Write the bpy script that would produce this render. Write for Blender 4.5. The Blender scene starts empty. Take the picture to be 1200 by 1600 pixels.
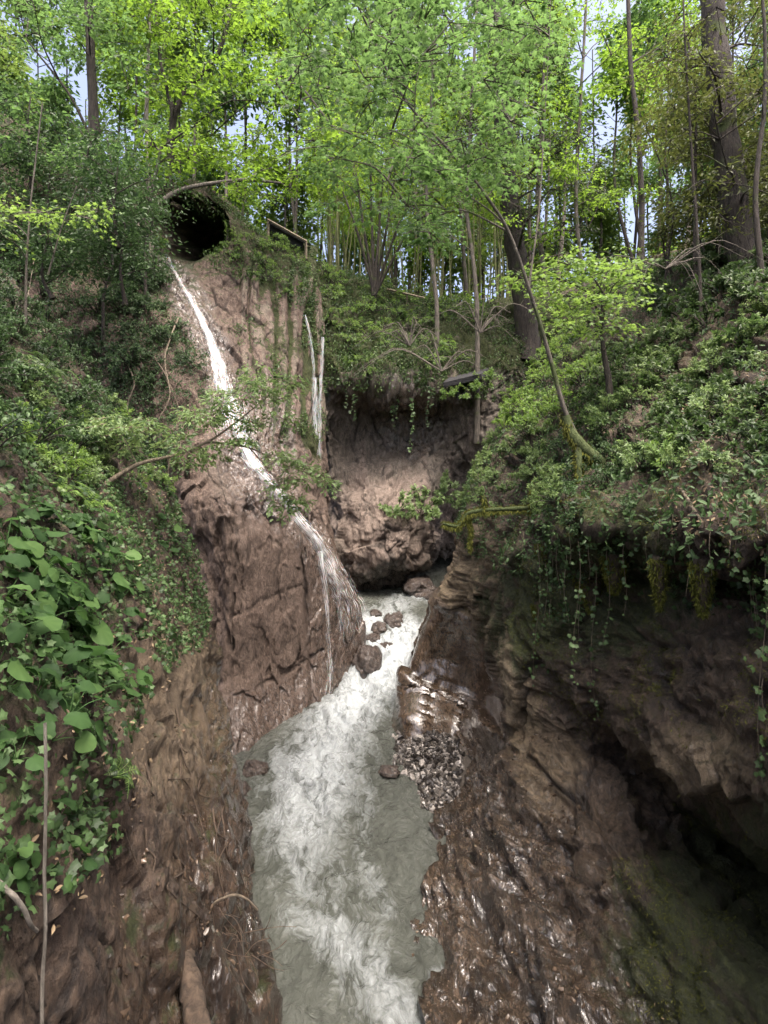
import bpy, math, random
import numpy as np
from mathutils import Vector
from mathutils.bvhtree import BVHTree

S = bpy.context.scene
COL = S.collection
rng = np.random.default_rng(7)
F = 900.0

def P(px, py, Y):
    """photograph pixel + distance in metres -> world point (camera at the origin, looking along +Y)"""
    return np.array([(px - 600) / F * Y, Y, -(py - 700) / F * Y])

def proj(p):
    y = np.maximum(p[..., 1], 0.05)
    return 600 + F * p[..., 0] / y, 700 - F * p[..., 2] / y

# ------------------------------------------------------------------ noise
def _h(ix, iy, iz, s):
    h = (ix.astype(np.int64) * 374761393 + iy.astype(np.int64) * 668265263 + iz.astype(np.int64) * 2147483647 + s * 974711) & 0xFFFFFFFF
    h = ((h ^ (h >> 13)) * 1274126177) & 0xFFFFFFFF
    h = ((h ^ (h >> 16)) * 2246822519) & 0xFFFFFFFF
    return ((h ^ (h >> 15)) & 0xFFFFFF) / float(0xFFFFFF)

def gnoise(p, s=0):
    i = np.floor(p).astype(np.int64); f = p - i
    u = f * f * f * (f * (f * 6 - 15) + 10)
    out = 0
    for dx in (0, 1):
        wx = u[..., 0] if dx else 1 - u[..., 0]
        for dy in (0, 1):
            wy = u[..., 1] if dy else 1 - u[..., 1]
            for dz in (0, 1):
                wz = u[..., 2] if dz else 1 - u[..., 2]
                a, b, c = i[..., 0] + dx, i[..., 1] + dy, i[..., 2] + dz
                g = (_h(a, b, c, s) * 2 - 1) * (f[..., 0] - dx) + (_h(a, b, c, s + 11) * 2 - 1) * (f[..., 1] - dy) + (_h(a, b, c, s + 23) * 2 - 1) * (f[..., 2] - dz)
                out = out + wx * wy * wz * g
    return out * 1.4

def fbm(p, oc=5, s=0, gain=0.5):
    a, o, n = 1.0, 0.0, 0.0
    for k in range(oc):
        o = o + a * gnoise(p * (2.03 ** k) + k * 17.3, s + k * 5); n += a; a *= gain
    return o / n * 1.6

def ridged(p, oc=4, s=0, gain=0.5):
    a, o, n = 1.0, 0.0, 0.0
    for k in range(oc):
        o = o + a * (1 - np.abs(gnoise(p * (2.07 ** k) + k * 9.1, s + k * 5)) * 2.2); n += a; a *= gain
    return o / n

def facets(p, s=0):
    """cellular blocks: every cell is a tilted plane -> broken, angular rock. returns (offset, edge distance)"""
    i = np.floor(p).astype(np.int64)
    d1 = np.full(p.shape[:-1], 9.0); d2 = d1.copy(); off = np.zeros_like(d1)
    for dx in (-1, 0, 1):
        for dy in (-1, 0, 1):
            for dz in (-1, 0, 1):
                a, b, c = i[..., 0] + dx, i[..., 1] + dy, i[..., 2] + dz
                q = np.stack([a + _h(a, b, c, s), b + _h(a, b, c, s + 1), c + _h(a, b, c, s + 2)], -1)
                r = p - q; d = np.sqrt((r ** 2).sum(-1))
                t = np.stack([_h(a, b, c, s + 3) - .5, _h(a, b, c, s + 4) - .5, _h(a, b, c, s + 5) - .5], -1) * 2
                o = (r * t).sum(-1) + (_h(a, b, c, s + 6) - .5) * .6
                near = d < d1
                d2 = np.where(near, d1, np.minimum(d2, d)); off = np.where(near, o, off); d1 = np.where(near, d, d1)
    return off, d2 - d1

def sstep(a, b, x):
    t = np.clip((x - a) / (b - a), 0, 1); return t * t * (3 - 2 * t)

# ------------------------------------------------------------------ meshes
def mesh(name, V, faces, mat, parent=None, smooth=True, attrs=None, uv=None, mesh_only=False):
    V = np.asarray(V, np.float32).reshape(-1, 3)
    me = bpy.data.meshes.new(name)
    if not isinstance(faces, list): faces = [faces]
    faces = [np.asarray(f, np.int32) for f in faces if len(f)]
    me.vertices.add(len(V)); me.vertices.foreach_set('co', V.ravel())
    loops = np.concatenate([f.ravel() for f in faces])
    tot = np.concatenate([np.full(len(f), f.shape[1], np.int32) for f in faces])
    st = np.concatenate([[0], np.cumsum(tot)[:-1]]).astype(np.int32)
    me.loops.add(len(loops)); me.loops.foreach_set('vertex_index', loops)
    me.polygons.add(len(tot)); me.polygons.foreach_set('loop_start', st)
    try: me.polygons.foreach_set('loop_total', tot)
    except Exception: pass
    for k, v in (attrs or {}).items():
        a = me.attributes.new(k, 'FLOAT', 'POINT'); a.data.foreach_set('value', np.asarray(v, np.float32).ravel())
    if uv is not None:
        u = me.uv_layers.new(name='UVMap'); u.data.foreach_set('uv', np.asarray(uv, np.float32)[loops].ravel())
    me.update(calc_edges=True)
    me.polygons.foreach_set('use_smooth', np.full(len(tot), bool(smooth)))
    me.materials.append(mat)
    if mesh_only: return me
    o = bpy.data.objects.new(name, me); COL.objects.link(o)
    if parent is not None: o.parent = parent
    return o

def tag(o, label=None, cat=None, group=None, kind=None):
    if label: o['label'] = label
    if cat: o['category'] = cat
    if group: o['group'] = group
    if kind: o['kind'] = kind
    return o

def thing(name, label, cat, loc=(0, 0, 0), group=None, rz=0.0, sc=1.0):
    o = bpy.data.objects.new(name, None); COL.objects.link(o)
    o.location = loc; o.rotation_euler = (0, 0, rz); o.scale = (sc, sc, sc)
    o.empty_display_size = .2
    return tag(o, label, cat, group)

def copy_thing(root, loc, rot=(0, 0, 0), sc=1.0, label=None, group=None):
    r = root.copy(); COL.objects.link(r)
    r.location = loc; r.rotation_euler = rot
    r.scale = (sc, sc, sc) if not hasattr(sc, '__len__') else sc
    if label: r['label'] = label
    if group: r['group'] = group
    for ch in list(root.children):
        c = ch.copy(); COL.objects.link(c); c.parent = r
    return r

def grid_faces(n, m, flip=False):
    i = np.arange(n * m).reshape(n, m)
    q = np.stack([i[:-1, :-1], i[1:, :-1], i[1:, 1:], i[:-1, 1:]], -1).reshape(-1, 4)
    return q[:, ::-1] if flip else q

def cr(pts, t):
    """Catmull-Rom through pts (n, ...) at parameters t"""
    n = len(pts); k = np.clip(np.floor(t).astype(int), 0, n - 2); f = t - k
    def g(j):
        lo, hi = pts[0] * 2 - pts[1], pts[-1] * 2 - pts[-2]
        e = np.concatenate([lo[None], pts, hi[None]]); return e[np.clip(j + 1, 0, n + 1)]
    a, b, c, d = g(k - 1), g(k), g(k + 1), g(k + 2)
    f = f.reshape(-1, *([1] * (pts.ndim - 1)))
    tn = .42
    m1, m2 = (c - a) * tn, (d - b) * tn
    return b * (2 * f**3 - 3 * f**2 + 1) + m1 * (f**3 - 2 * f**2 + f) + c * (-2 * f**3 + 3 * f**2) + m2 * (f**3 - f**2)

def params(C, axis, n):
    """parameters along an axis, denser where control spans are long in the picture"""
    d = np.linalg.norm(np.diff(C, axis=axis), axis=-1)
    m = np.delete(C, -1, axis)[..., 1]
    w = (d / np.maximum(m, 3)).mean(axis=1 - axis) + 1e-3
    cw = np.concatenate([[0], np.cumsum(w)]); cw /= cw[-1]
    return np.interp(np.linspace(0, 1, n), cw, np.arange(len(cw)))

def loft(C, n, m):
    C = np.asarray(C, float)
    a, b = params(C, 0, n), params(C, 1, m)
    X = cr(C, a); X = cr(X.transpose(1, 0, 2), b).transpose(1, 0, 2)
    return X, a, b

def gnormals(G):
    N = np.cross(np.gradient(G, axis=0), np.gradient(G, axis=1))
    return N / (np.linalg.norm(N, axis=-1, keepdims=True) + 1e-9)

def tube(path, rad, sides=6, cap=True):
    path = np.asarray(path, float); n = len(path); rad = np.broadcast_to(np.asarray(rad, float), (n,))
    T = np.gradient(path, axis=0); T /= np.linalg.norm(T, axis=1, keepdims=True) + 1e-9
    up = np.array([0, 0, 1.0]) if abs(T[:, 2]).mean() < .8 else np.array([0, 1.0, 0])
    A = np.cross(T, up); A /= np.linalg.norm(A, axis=1, keepdims=True) + 1e-9
    B = np.cross(T, A)
    th = np.arange(sides) / sides * 2 * math.pi
    V = path[:, None] + (A[:, None] * np.cos(th)[None, :, None] + B[:, None] * np.sin(th)[None, :, None]) * rad[:, None, None]
    i = np.arange(n * sides).reshape(n, sides); j = np.roll(i, -1, 1)
    Fq = np.stack([i[:-1], j[:-1], j[1:], i[1:]], -1).reshape(-1, 4)
    return V.reshape(-1, 3), Fq

class Bag:
    """collects vertices and faces of ONE part"""
    def __init__(s): s.V = []; s.Q = []; s.T = []; s.n = 0; s.A = []
    def add(s, V, Fc, a=0.5):
        V = np.asarray(V).reshape(-1, 3); Fc = np.asarray(Fc)
        (s.Q if Fc.shape[1] == 4 else s.T).append(Fc + s.n); s.V.append(V); s.n += len(V)
        s.A.append(np.broadcast_to(np.asarray(a, float), (len(V),)))
    def tube(s, path, rad, sides=6, a=0.5): s.add(*tube(path, rad, sides), a)
    def build(s, name, mat, parent=None, smooth=True, **k):
        f = [np.concatenate(x) for x in (s.Q, s.T) if x]
        return mesh(name, np.concatenate(s.V), f, mat, parent, smooth, {'tint': np.concatenate(s.A)}, **k)

def smooth_path(pts, n):
    pts = np.asarray(pts, float); return cr(pts, np.linspace(0, len(pts) - 1, n))

# ------------------------------------------------------------------ leaves
def _fan(outer, centre=(0.35, 0, 0)):
    V = np.array([centre] + outer, float); k = len(outer)
    return V, np.array([[0, 1 + i, 1 + (i + 1) % k] for i in range(k)])

def _leaf_templates():
    T = {}
    T['diamond'] = (np.array([(0, 0, 0), (.42, .27, .07), (1, 0, -.1), (.42, -.27, .07)], float), np.array([[0, 3, 2], [0, 2, 1]]))
    T['slim'] = (np.array([(0, 0, 0), (.4, .13, .03), (1, 0, -.16), (.4, -.13, .03)], float), np.array([[0, 3, 2], [0, 2, 1]]))
    V = np.array([(0, 0, 0), (.22, .15, .05), (.6, .19, .03), (1, 0, -.16), (.6, -.19, .03), (.22, -.15, .05), (.25, 0, 0), (.62, 0, -.03)], float)
    T['oval'] = (V, np.array([[0, 6, 1], [6, 7, 2], [6, 2, 1], [7, 3, 2], [0, 5, 6], [6, 5, 4], [6, 4, 7], [7, 4, 3]]))
    o = []
    for i in range(16):
        th = -math.pi + (i + .5) / 16 * 2 * math.pi
        r = .5 * (1 + .06 * math.cos(th) - .42 * max(0, math.cos(th + math.pi)) ** 7 + .22 * math.exp(-(th / .33) ** 2)) * (1 + .05 * math.sin(i * 5.1))
        o.append((.42 + r * math.cos(th) * 1.12, r * math.sin(th), .09 * math.cos(2 * th) - .05 + .03 * math.sin(i * 3.7)))
    T['round'] = _fan(o, (.30, 0, -.03))
    o = []
    for th, r in ((-170, .22), (-125, .50), (-95, .36), (-60, .60), (-28, .44), (0, .78), (28, .44), (60, .60), (95, .36), (125, .50), (170, .22)):
        t = math.radians(th); o.append((.22 + r * math.cos(t), r * math.sin(t), -.05 * (r > .45)))
    T['ivy'] = _fan(o, (.22, 0, .04))
    o = []
    for th, r in ((-160, .2), (-105, .42), (-80, .22), (-48, .58), (-24, .28), (0, .74), (24, .28), (48, .58), (80, .22), (105, .42), (160, .2)):
        t = math.radians(th); o.append((.26 + r * math.cos(t), r * math.sin(t), -.08 * (r > .35)))
    T['maple'] = _fan(o, (.26, 0, .03))
    return T
TPL = _leaf_templates()

def nrm(v): return v / (np.linalg.norm(v, axis=-1, keepdims=True) + 1e-9)

def leaves(pos, d, up, size, tpl='diamond', wide=1.0):
    tv, tf = TPL[tpl]
    pos = np.asarray(pos, float); N = len(pos)
    d = nrm(d); n = nrm(up - (up * d).sum(-1, keepdims=True) * d); s = np.cross(n, d)
    size = np.broadcast_to(np.asarray(size, float), (N,))
    V = pos[:, None] + size[:, None, None] * (tv[None, :, 0:1] * d[:, None] + wide * tv[None, :, 1:2] * s[:, None] + tv[None, :, 2:3] * n[:, None])
    Fc = (tf[None] + (np.arange(N) * len(tv))[:, None, None]).reshape(-1, 3)
    return V.reshape(-1, 3), Fc, len(tv)

def add_leaves(bag, pos, d, up, size, tpl='diamond', tint=None, wide=1.0):
    V, Fc, k = leaves(pos, d, up, size, tpl, wide)
    t = rng.random(len(pos)) if tint is None else np.broadcast_to(tint, (len(pos),))
    a = np.repeat(t, k)
    if tpl in ('round', 'ivy', 'maple'):            # paler veins run out from the stalk
        vein = np.where(np.arange(k) % 2 == 1, .10, -.10); vein[0] = .16; a = a + np.tile(vein, len(pos))
    bag.add(V, Fc, a)

def rnd(n, k=3): return rng.normal(size=(n, k))
UP = np.array([0, 0, 1.0])

# ------------------------------------------------------------------ polygons in the photograph (to choose WHERE on a real surface something grows)
def inpoly(x, y, poly):
    poly = np.asarray(poly, float); c = np.zeros(np.shape(x), bool)
    j = len(poly) - 1
    for i in range(len(poly)):
        xi, yi = poly[i]; xj, yj = poly[j]
        c ^= ((yi > y) != (yj > y)) & (x < (xj - xi) * (y - yi) / (yj - yi + 1e-9) + xi)
        j = i
    return c

class Surf:
    """a finished terrain sheet that things can be set on"""
    def __init__(s, G, N, step=3):
        s.G, s.N = G, N
        g = G[::step, ::step]; f = grid_faces(*g.shape[:2])
        s.bvh = BVHTree.FromPolygons([tuple(v) for v in g.reshape(-1, 3)], [tuple(int(k) for k in q) for q in f])
        p = G[:-1, :-1]
        s.pos = p.reshape(-1, 3); s.nor = N[:-1, :-1].reshape(-1, 3)
        a = np.linalg.norm(np.cross(G[1:, :-1] - p, G[:-1, 1:] - p), axis=-1).ravel()
        s.area = a; s.px, s.py = proj(s.pos)
        s.px = np.where(s.pos[:, 1] > .3, s.px, -9999)
    def sample(s, n, poly=None, wt=None, visible=False):
        w = s.area.copy()
        if poly is not None: w = w * inpoly(s.px, s.py, poly)
        if wt is not None: w = w * wt(s)
        if w.sum() <= 0: return np.zeros((0, 3)), np.zeros((0, 3))
        k = rng.choice(len(w), n, p=w / w.sum())
        p = s.pos[k]; q = s.nor[k]
        if visible:
            keep = []
            for a in p:
                L = float(np.linalg.norm(a)); h = s.bvh.ray_cast(Vector((0, 0, 0)), Vector(a).normalized(), L * .965)
                keep.append(h[0] is None)
            keep = np.array(keep); p, q = p[keep], q[keep]
        return p, q
SURF = []
def hit(px, py, surfs=None, default=None):
    d = Vector(P(px, py, 1.0)).normalized(); best = None
    for s in (surfs or SURF):
        h = s.bvh.ray_cast(Vector((0, 0, 0)), d)
        if h[0] is not None and (best is None or h[3] < best[3]): best = h
    if best is None: return (np.array(default, float), UP) if default is not None else (None, None)
    return np.array(best[0]), np.array(best[1])
def hitY(px, py, surfs=None, dY=12.0):
    p, n = hit(px, py, surfs); return dY if p is None else p[1]

# ------------------------------------------------------------------ materials
def new_mat(name):
    m = bpy.data.materials.new(name); m.use_nodes = True
    nt = m.node_tree; nt.nodes.clear()
    return m, nt
class NT:
    def __init__(s, nt): s.nt = nt
    def __call__(s, typ, ins=None, **props):
        n = s.nt.nodes.new(typ)
        for k, v in props.items(): setattr(n, k, v)
        for k, v in (ins or {}).items():
            if hasattr(v, 'links') or isinstance(v, bpy.types.NodeSocket): s.nt.links.new(v, n.inputs[k])
            else: n.inputs[k].default_value = v
        return n
    def link(s, a, b): s.nt.links.new(a, b)
    def ramp(s, fac, stops, interp='LINEAR'):
        n = s.nt.nodes.new('ShaderNodeValToRGB'); n.color_ramp.interpolation = interp
        el = n.color_ramp.elements
        while len(el) > 1: el.remove(el[-1])
        el[0].position = stops[0][0]; el[0].color = (*stops[0][1], 1)
        for p, c in stops[1:]:
            e = el.new(p); e.color = (*c, 1)
        s.nt.links.new(fac, n.inputs[0]); return n.outputs[0]
    def mix(s, fac, a, b, mode='MIX'):
        n = s.nt.nodes.new('ShaderNodeMix'); n.data_type = 'RGBA'; n.blend_type = mode
        for k, v in ((0, fac), (6, a), (7, b)):
            if isinstance(v, bpy.types.NodeSocket): s.nt.links.new(v, n.inputs[k])
            else: n.inputs[k].default_value = v if k == 0 else (*v[:3], 1)
        return n.outputs[2]
    def math(s, op, a, b=0.0, clamp=False):
        n = s.nt.nodes.new('ShaderNodeMath'); n.operation = op; n.use_clamp = clamp
        for k, v in ((0, a), (1, b)):
            if isinstance(v, bpy.types.NodeSocket): s.nt.links.new(v, n.inputs[k])
            else: n.inputs[k].default_value = v
        return n.outputs[0]
    def maprange(s, v, a, b, c=0., d=1.):
        n = s.nt.nodes.new('ShaderNodeMapRange'); s.nt.links.new(v, n.inputs[0])
        for k, q in zip((1, 2, 3, 4), (a, b, c, d)): n.inputs[k].default_value = q
        return n.outputs[0]

def leaf_mat(name, dark, mid, light, trans=None, tfac=.42, rough=.42, spec=.4):
    m, nt = new_mat(name); N = NT(nt)
    at = N('ShaderNodeAttribute', attribute_name='tint').outputs['Fac']
    tc = N('ShaderNodeTexCoord').outputs['Object']
    oi = N('ShaderNodeObjectInfo').outputs['Random']
    nz = N('ShaderNodeTexNoise', {'Vector': tc, 'Scale': .9, 'Detail': 2.0}).outputs[0]
    v = N.math('ADD', N.math('MULTIPLY', at, .62), N.math('MULTIPLY', nz, .30))
    v = N.math('ADD', v, N.math('MULTIPLY', oi, .12))
    c = N.ramp(v, [(0.12, dark), (.5, mid), (.86, light)])
    t = trans or tuple(min(1, x * 2.4) for x in mid)
    tcol = N.mix(.45, c, t)
    tb = N.mix(1.0, tcol, (1.45, 1.45, 1.35), 'MULTIPLY')
    pr = N('ShaderNodeBsdfPrincipled', {'Base Color': c, 'Roughness': N.math('ADD', rough - .08, N.math('MULTIPLY', nz, .25)), 'Specular IOR Level': spec})
    tr = N('ShaderNodeBsdfTranslucent', {'Color': tb})
    mx = N('ShaderNodeMixShader', {0: tfac, 1: pr.outputs[0], 2: tr.outputs[0]})
    out = N('ShaderNodeOutputMaterial', {0: mx.outputs[0]})
    return m

def bark_mat(name, a, b, moss=0.0, scale=(9, 9, 1.6)):
    m, nt = new_mat(name); N = NT(nt)
    tc = N('ShaderNodeTexCoord').outputs['Object']
    mp = N('ShaderNodeMapping', {'Vector': tc, 'Scale': scale}).outputs[0]
    n1 = N('ShaderNodeTexNoise', {'Vector': mp, 'Scale': 1.5, 'Detail': 8.0, 'Roughness': .72, 'Distortion': .6}).outputs[0]
    n2 = N('ShaderNodeTexNoise', {'Vector': tc, 'Scale': 1.6, 'Detail': 5.0}).outputs[0]
    c = N.ramp(n1, [(.38, a), (.62, b)])
    if moss > 0:
        c = N.mix(N.maprange(n2, .62 - .35 * moss, .70 - .30 * moss), c, (.055, .075, .018))
    bp = N('ShaderNodeBump', {'Height': n1, 'Strength': 1.0, 'Distance': .09}).outputs[0]
    pr = N('ShaderNodeBsdfPrincipled', {'Base Color': c, 'Roughness': .8, 'Normal': bp})
    N('ShaderNodeOutputMaterial', {0: pr.outputs[0]})
    return m

def plain_mat(name, a, b, rough=.7, scale=6.0, spec=.4):
    m, nt = new_mat(name); N = NT(nt)
    tc = N('ShaderNodeTexCoord').outputs['Object']
    n1 = N('ShaderNodeTexNoise', {'Vector': tc, 'Scale': scale, 'Detail': 6.0}).outputs[0]
    at = N('ShaderNodeAttribute', attribute_name='tint').outputs['Fac']
    c = N.ramp(N.math('ADD', N.math('MULTIPLY', n1, .5), N.math('MULTIPLY', at, .5)), [(.25, a), (.75, b)])
    bp = N('ShaderNodeBump', {'Height': n1, 'Strength': .4, 'Distance': .03}).outputs[0]
    pr = N('ShaderNodeBsdfPrincipled', {'Base Color': c, 'Roughness': rough, 'Specular IOR Level': spec, 'Normal': bp})
    N('ShaderNodeOutputMaterial', {0: pr.outputs[0]})
    return m

def rock_mat(name, dark, mid, light, tan=(.30, .23, .16), rot=(0, 0, 0), stretch=(1, 1, .35), wet0=.35, lump=1.0):
    """layered rock; attributes: moss, wet, tone place the moss, the wet rock and the paler faces, some dry, some painted as lit"""
    m, nt = new_mat(name); N = NT(nt)
    tc = N('ShaderNodeTexCoord').outputs['Object']
    mp = N('ShaderNodeMapping', {'Vector': tc, 'Rotation': rot, 'Scale': stretch}).outputs[0]
    big = N('ShaderNodeTexNoise', {'Vector': tc, 'Scale': .55, 'Detail': 6.0, 'Roughness': .6}).outputs[0]
    st = N('ShaderNodeTexNoise', {'Vector': mp, 'Scale': 3.2, 'Detail': 9.0, 'Roughness': .66, 'Distortion': .5}).outputs[0]
    fine = N('ShaderNodeTexNoise', {'Vector': mp, 'Scale': 17.0, 'Detail': 8.0, 'Roughness': .72, 'Distortion': .3}).outputs[0]
    grain = N('ShaderNodeTexNoise', {'Vector': tc, 'Scale': 38.0, 'Detail': 5.0, 'Roughness': .7}).outputs[0]
    wn = N('ShaderNodeTexNoise', {'Vector': mp, 'Scale': 2.2, 'Detail': 3.0}).outputs['Color']
    wp = N('ShaderNodeVectorMath', {0: mp, 1: N('ShaderNodeVectorMath', {0: wn, 'Scale': .55}, operation='SCALE').outputs[0]}, operation='ADD').outputs[0]
    def cells(sc):
        e = N('ShaderNodeTexVoronoi', {'Vector': wp, 'Scale': sc}, feature='DISTANCE_TO_EDGE').outputs[0]
        c = N('ShaderNodeTexVoronoi', {'Vector': wp, 'Scale': sc}, feature='F1')
        g = N('ShaderNodeSeparateColor', {0: c.outputs['Color']}).outputs[0]
        return N.maprange(e, 0, .07), g, c.outputs['Distance']
    e1, g1, d1 = cells(3.4); e2, g2, d2 = cells(9.5); e3, g3, d3 = cells(26.0)
    A = lambda k: N('ShaderNodeAttribute', attribute_name=k).outputs['Fac']
    moss, wet, tone, crk = A('moss'), A('wet'), A('tone'), A('crack')
    v = N.math('ADD', N.math('MULTIPLY', st, .5), N.math('MULTIPLY', fine, .5))
    v = N.math('ADD', N.math('MULTIPLY', v, .8), N.math('MULTIPLY', big, .2))
    v = N.math('ADD', v, N.math('MULTIPLY', N.math('SUBTRACT', g2, .5), .07)); v = N.math('ADD', v, N.math('MULTIPLY', N.math('SUBTRACT', g3, .5), .09))
    c = N.ramp(v, [(.35, dark), (.475, mid), (.60, light)])
    tn = N.ramp(v, [(.33, tuple(x * .45 for x in tan)), (.5, tuple(x * .8 for x in tan)), (.66, tuple(min(.55, x * 1.25) for x in tan))])
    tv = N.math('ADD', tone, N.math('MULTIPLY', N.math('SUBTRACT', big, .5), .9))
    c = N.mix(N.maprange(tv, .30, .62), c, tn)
    c = N.mix(N.math('MULTIPLY', crk, .75), c, tuple(x * .35 for x in dark))
    ce = N.math('MULTIPLY', N.math('SUBTRACT', 1.0, e1), N.maprange(big, .45, .6)); ce2 = N.math('MULTIPLY', N.math('SUBTRACT', 1.0, e2), N.maprange(st, .42, .6))
    c = N.mix(N.math('MULTIPLY', N.math('MAXIMUM', ce, ce2), .5), c, tuple(x * .4 for x in dark))
    ms = N.math('ADD', moss, N.math('MULTIPLY', N.math('SUBTRACT', st, .5), 1.3))
    ms = N.math('ADD', ms, N.math('MULTIPLY', N.math('SUBTRACT', grain, .5), .5))
    mf = N.maprange(ms, .42, .62)
    mcol = N.ramp(fine, [(.3, (.014, .018, .005)), (.55, (.038, .047, .012)), (.75, (.085, .092, .025))])
    c = N.mix(mf, c, mcol)
    wv = N.math('ADD', wet, N.math('MULTIPLY', N.math('SUBTRACT', st, .5), .8))
    wf = N.maprange(wv, .3, .65)
    c = N.mix(N.math('MULTIPLY', wf, .42), c, N.mix(1.0, c, (.5, .46, .43), 'MULTIPLY'))
    ro = N.math('SUBTRACT', .78, N.math('MULTIPLY', wf, .78 - wet0))
    ro = N.math('ADD', ro, N.math('MULTIPLY', mf, .3), clamp=True)
    h = N.math('ADD', N.math('MULTIPLY', st, .5), N.math('MULTIPLY', fine, .35))
    h = N.math('ADD', h, N.math('MULTIPLY', g1, .16 * lump)); h = N.math('ADD', h, N.math('MULTIPLY', g2, .11 * lump)); h = N.math('ADD', h, N.math('MULTIPLY', g3, .05 * lump))
    h = N.math('ADD', h, N.math('MULTIPLY', e1, .05 * lump)); h = N.math('ADD', h, N.math('MULTIPLY', e2, .03 * lump))
    cn = N('ShaderNodeTexNoise', {'Vector': mp, 'Scale': 4.5, 'Detail': 3.5, 'Roughness': .5, 'Distortion': .8}).outputs[0]
    rs = N.math('SUBTRACT', 1.0, N.math('MULTIPLY', A('smooth'), .82))
    b0 = N('ShaderNodeBump', {'Height': cn, 'Strength': rs, 'Distance': .20}).outputs[0]
    b1 = N('ShaderNodeBump', {'Height': h, 'Strength': rs, 'Distance': .20}).outputs[0]
    b2 = N('ShaderNodeBump', {'Height': grain, 'Strength': N.math('MULTIPLY', rs, .8), 'Distance': .03, 'Normal': b1}).outputs[0]
    pr = N('ShaderNodeBsdfPrincipled', {'Base Color': c, 'Roughness': ro, 'Specular IOR Level': .5, 'Normal': b2, 'Coat Weight': N.math('MULTIPLY', N.maprange(wv, .42, .78, 0., .62), N.math('SUBTRACT', 1.0, N.math('MULTIPLY', mf, .9))), 'Coat IOR': 1.7, 'Coat Roughness': .13, 'Coat Normal': b0})
    N('ShaderNodeOutputMaterial', {0: pr.outputs[0]})
    return m
# ================================================================== TERRAIN
def PG(rows): return np.array([[P(*q) if len(q) == 3 else np.array(q[1:], float) for q in r] for r in rows])

M_left = rock_mat('brown_bank_rock', (.016, .010, .007), (.055, .035, .023), (.135, .092, .062), tan=(.19, .14, .09), stretch=(1.1, .7, .32), rot=(.1, .25, .1), wet0=.15, lump=.65)
M_slab = rock_mat('red_slab_rock', (.044, .028, .020), (.112, .076, .056), (.205, .148, .115), tan=(.205, .165, .125), stretch=(1.1, 1.1, .62), rot=(.1, .45, .1), wet0=.22, lump=.75)
M_back = rock_mat('pale_tufa_rock', (.052, .042, .033), (.122, .101, .079), (.22, .184, .148), tan=(.265, .205, .165), stretch=(1.2, 1.0, .32), wet0=.25, lump=.6)
M_right = rock_mat('olive_brown_rock', (.018, .012, .008), (.060, .042, .027), (.15, .106, .072), tan=(.26, .20, .125), stretch=(1.0, .55, .5), rot=(.5, .2, .3), wet0=.14)
M_soil = rock_mat('leafy_soil', (.022, .017, .011), (.050, .038, .022), (.095, .07, .04), tan=(.09, .08, .035), stretch=(1, 1, 1), wet0=.7)

def rocky(G, blocks=((.7, .22), (1.7, .09)), rough=((.35, .35, 4), (1.6, .10, 5)), amt=1.0, flute=None, seed=0, aniso=(1, 1, 1), mask=None):
    """push a lofted sheet in and out along its normals: big swells, angular blocks, cracks"""
    N = gnormals(G)
    if (N * -G).sum(-1).mean() < 0: N = -N
    p = G * np.asarray(aniso)
    d = 0
    for k, (sc, a, oc) in enumerate(rough): d = d + a * fbm(p * sc, oc, seed + 31 * k)
    crack = np.zeros(G.shape[:2])
    w = p + .16 * np.stack([fbm(p * .9, 3, seed + 91), fbm(p * .9, 3, seed + 92), fbm(p * .9, 3, seed + 93)], -1)
    for k, (sc, a) in enumerate(blocks):
        o, e = facets(w * sc, seed + 200 + 40 * k)
        d = d + a * o
        ck = 1 - sstep(0, .07, e)
        ck = ck * sstep(-.1, .35, fbm(p * .6, 3, seed + 300 + k))
        crack = np.maximum(crack, ck); d = d - a * .45 * ck
    if flute is not None: d = d + flute(G)
    if mask is not None: d = d * mask
    G2 = G + N * (d * amt)[..., None]
    N2 = gnormals(G2)
    if (N2 * N).sum(-1).mean() < 0: N2 = -N2
    return G2, N2, crack

def blob(px, py, cx, cy, rx, ry, soft=.5):
    return 1 - sstep(1 - soft, 1 + soft, np.sqrt(((px - cx) / rx) ** 2 + ((py - cy) / ry) ** 2))

def sheet(name, G, N, mat, attrs, label, cat, kind='structure', step=3, surf=True):
    fn = np.cross(G[1:, :-1] - G[:-1, :-1], G[:-1, 1:] - G[:-1, :-1])
    flip = (fn * N[:-1, :-1]).sum() < 0
    o = mesh(name, G, grid_faces(*G.shape[:2], flip=flip), mat, attrs=attrs)
    tag(o, label, cat, kind=kind)
    s = Surf(G, N, step)
    if surf: SURF.append(s)
    return s

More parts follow.
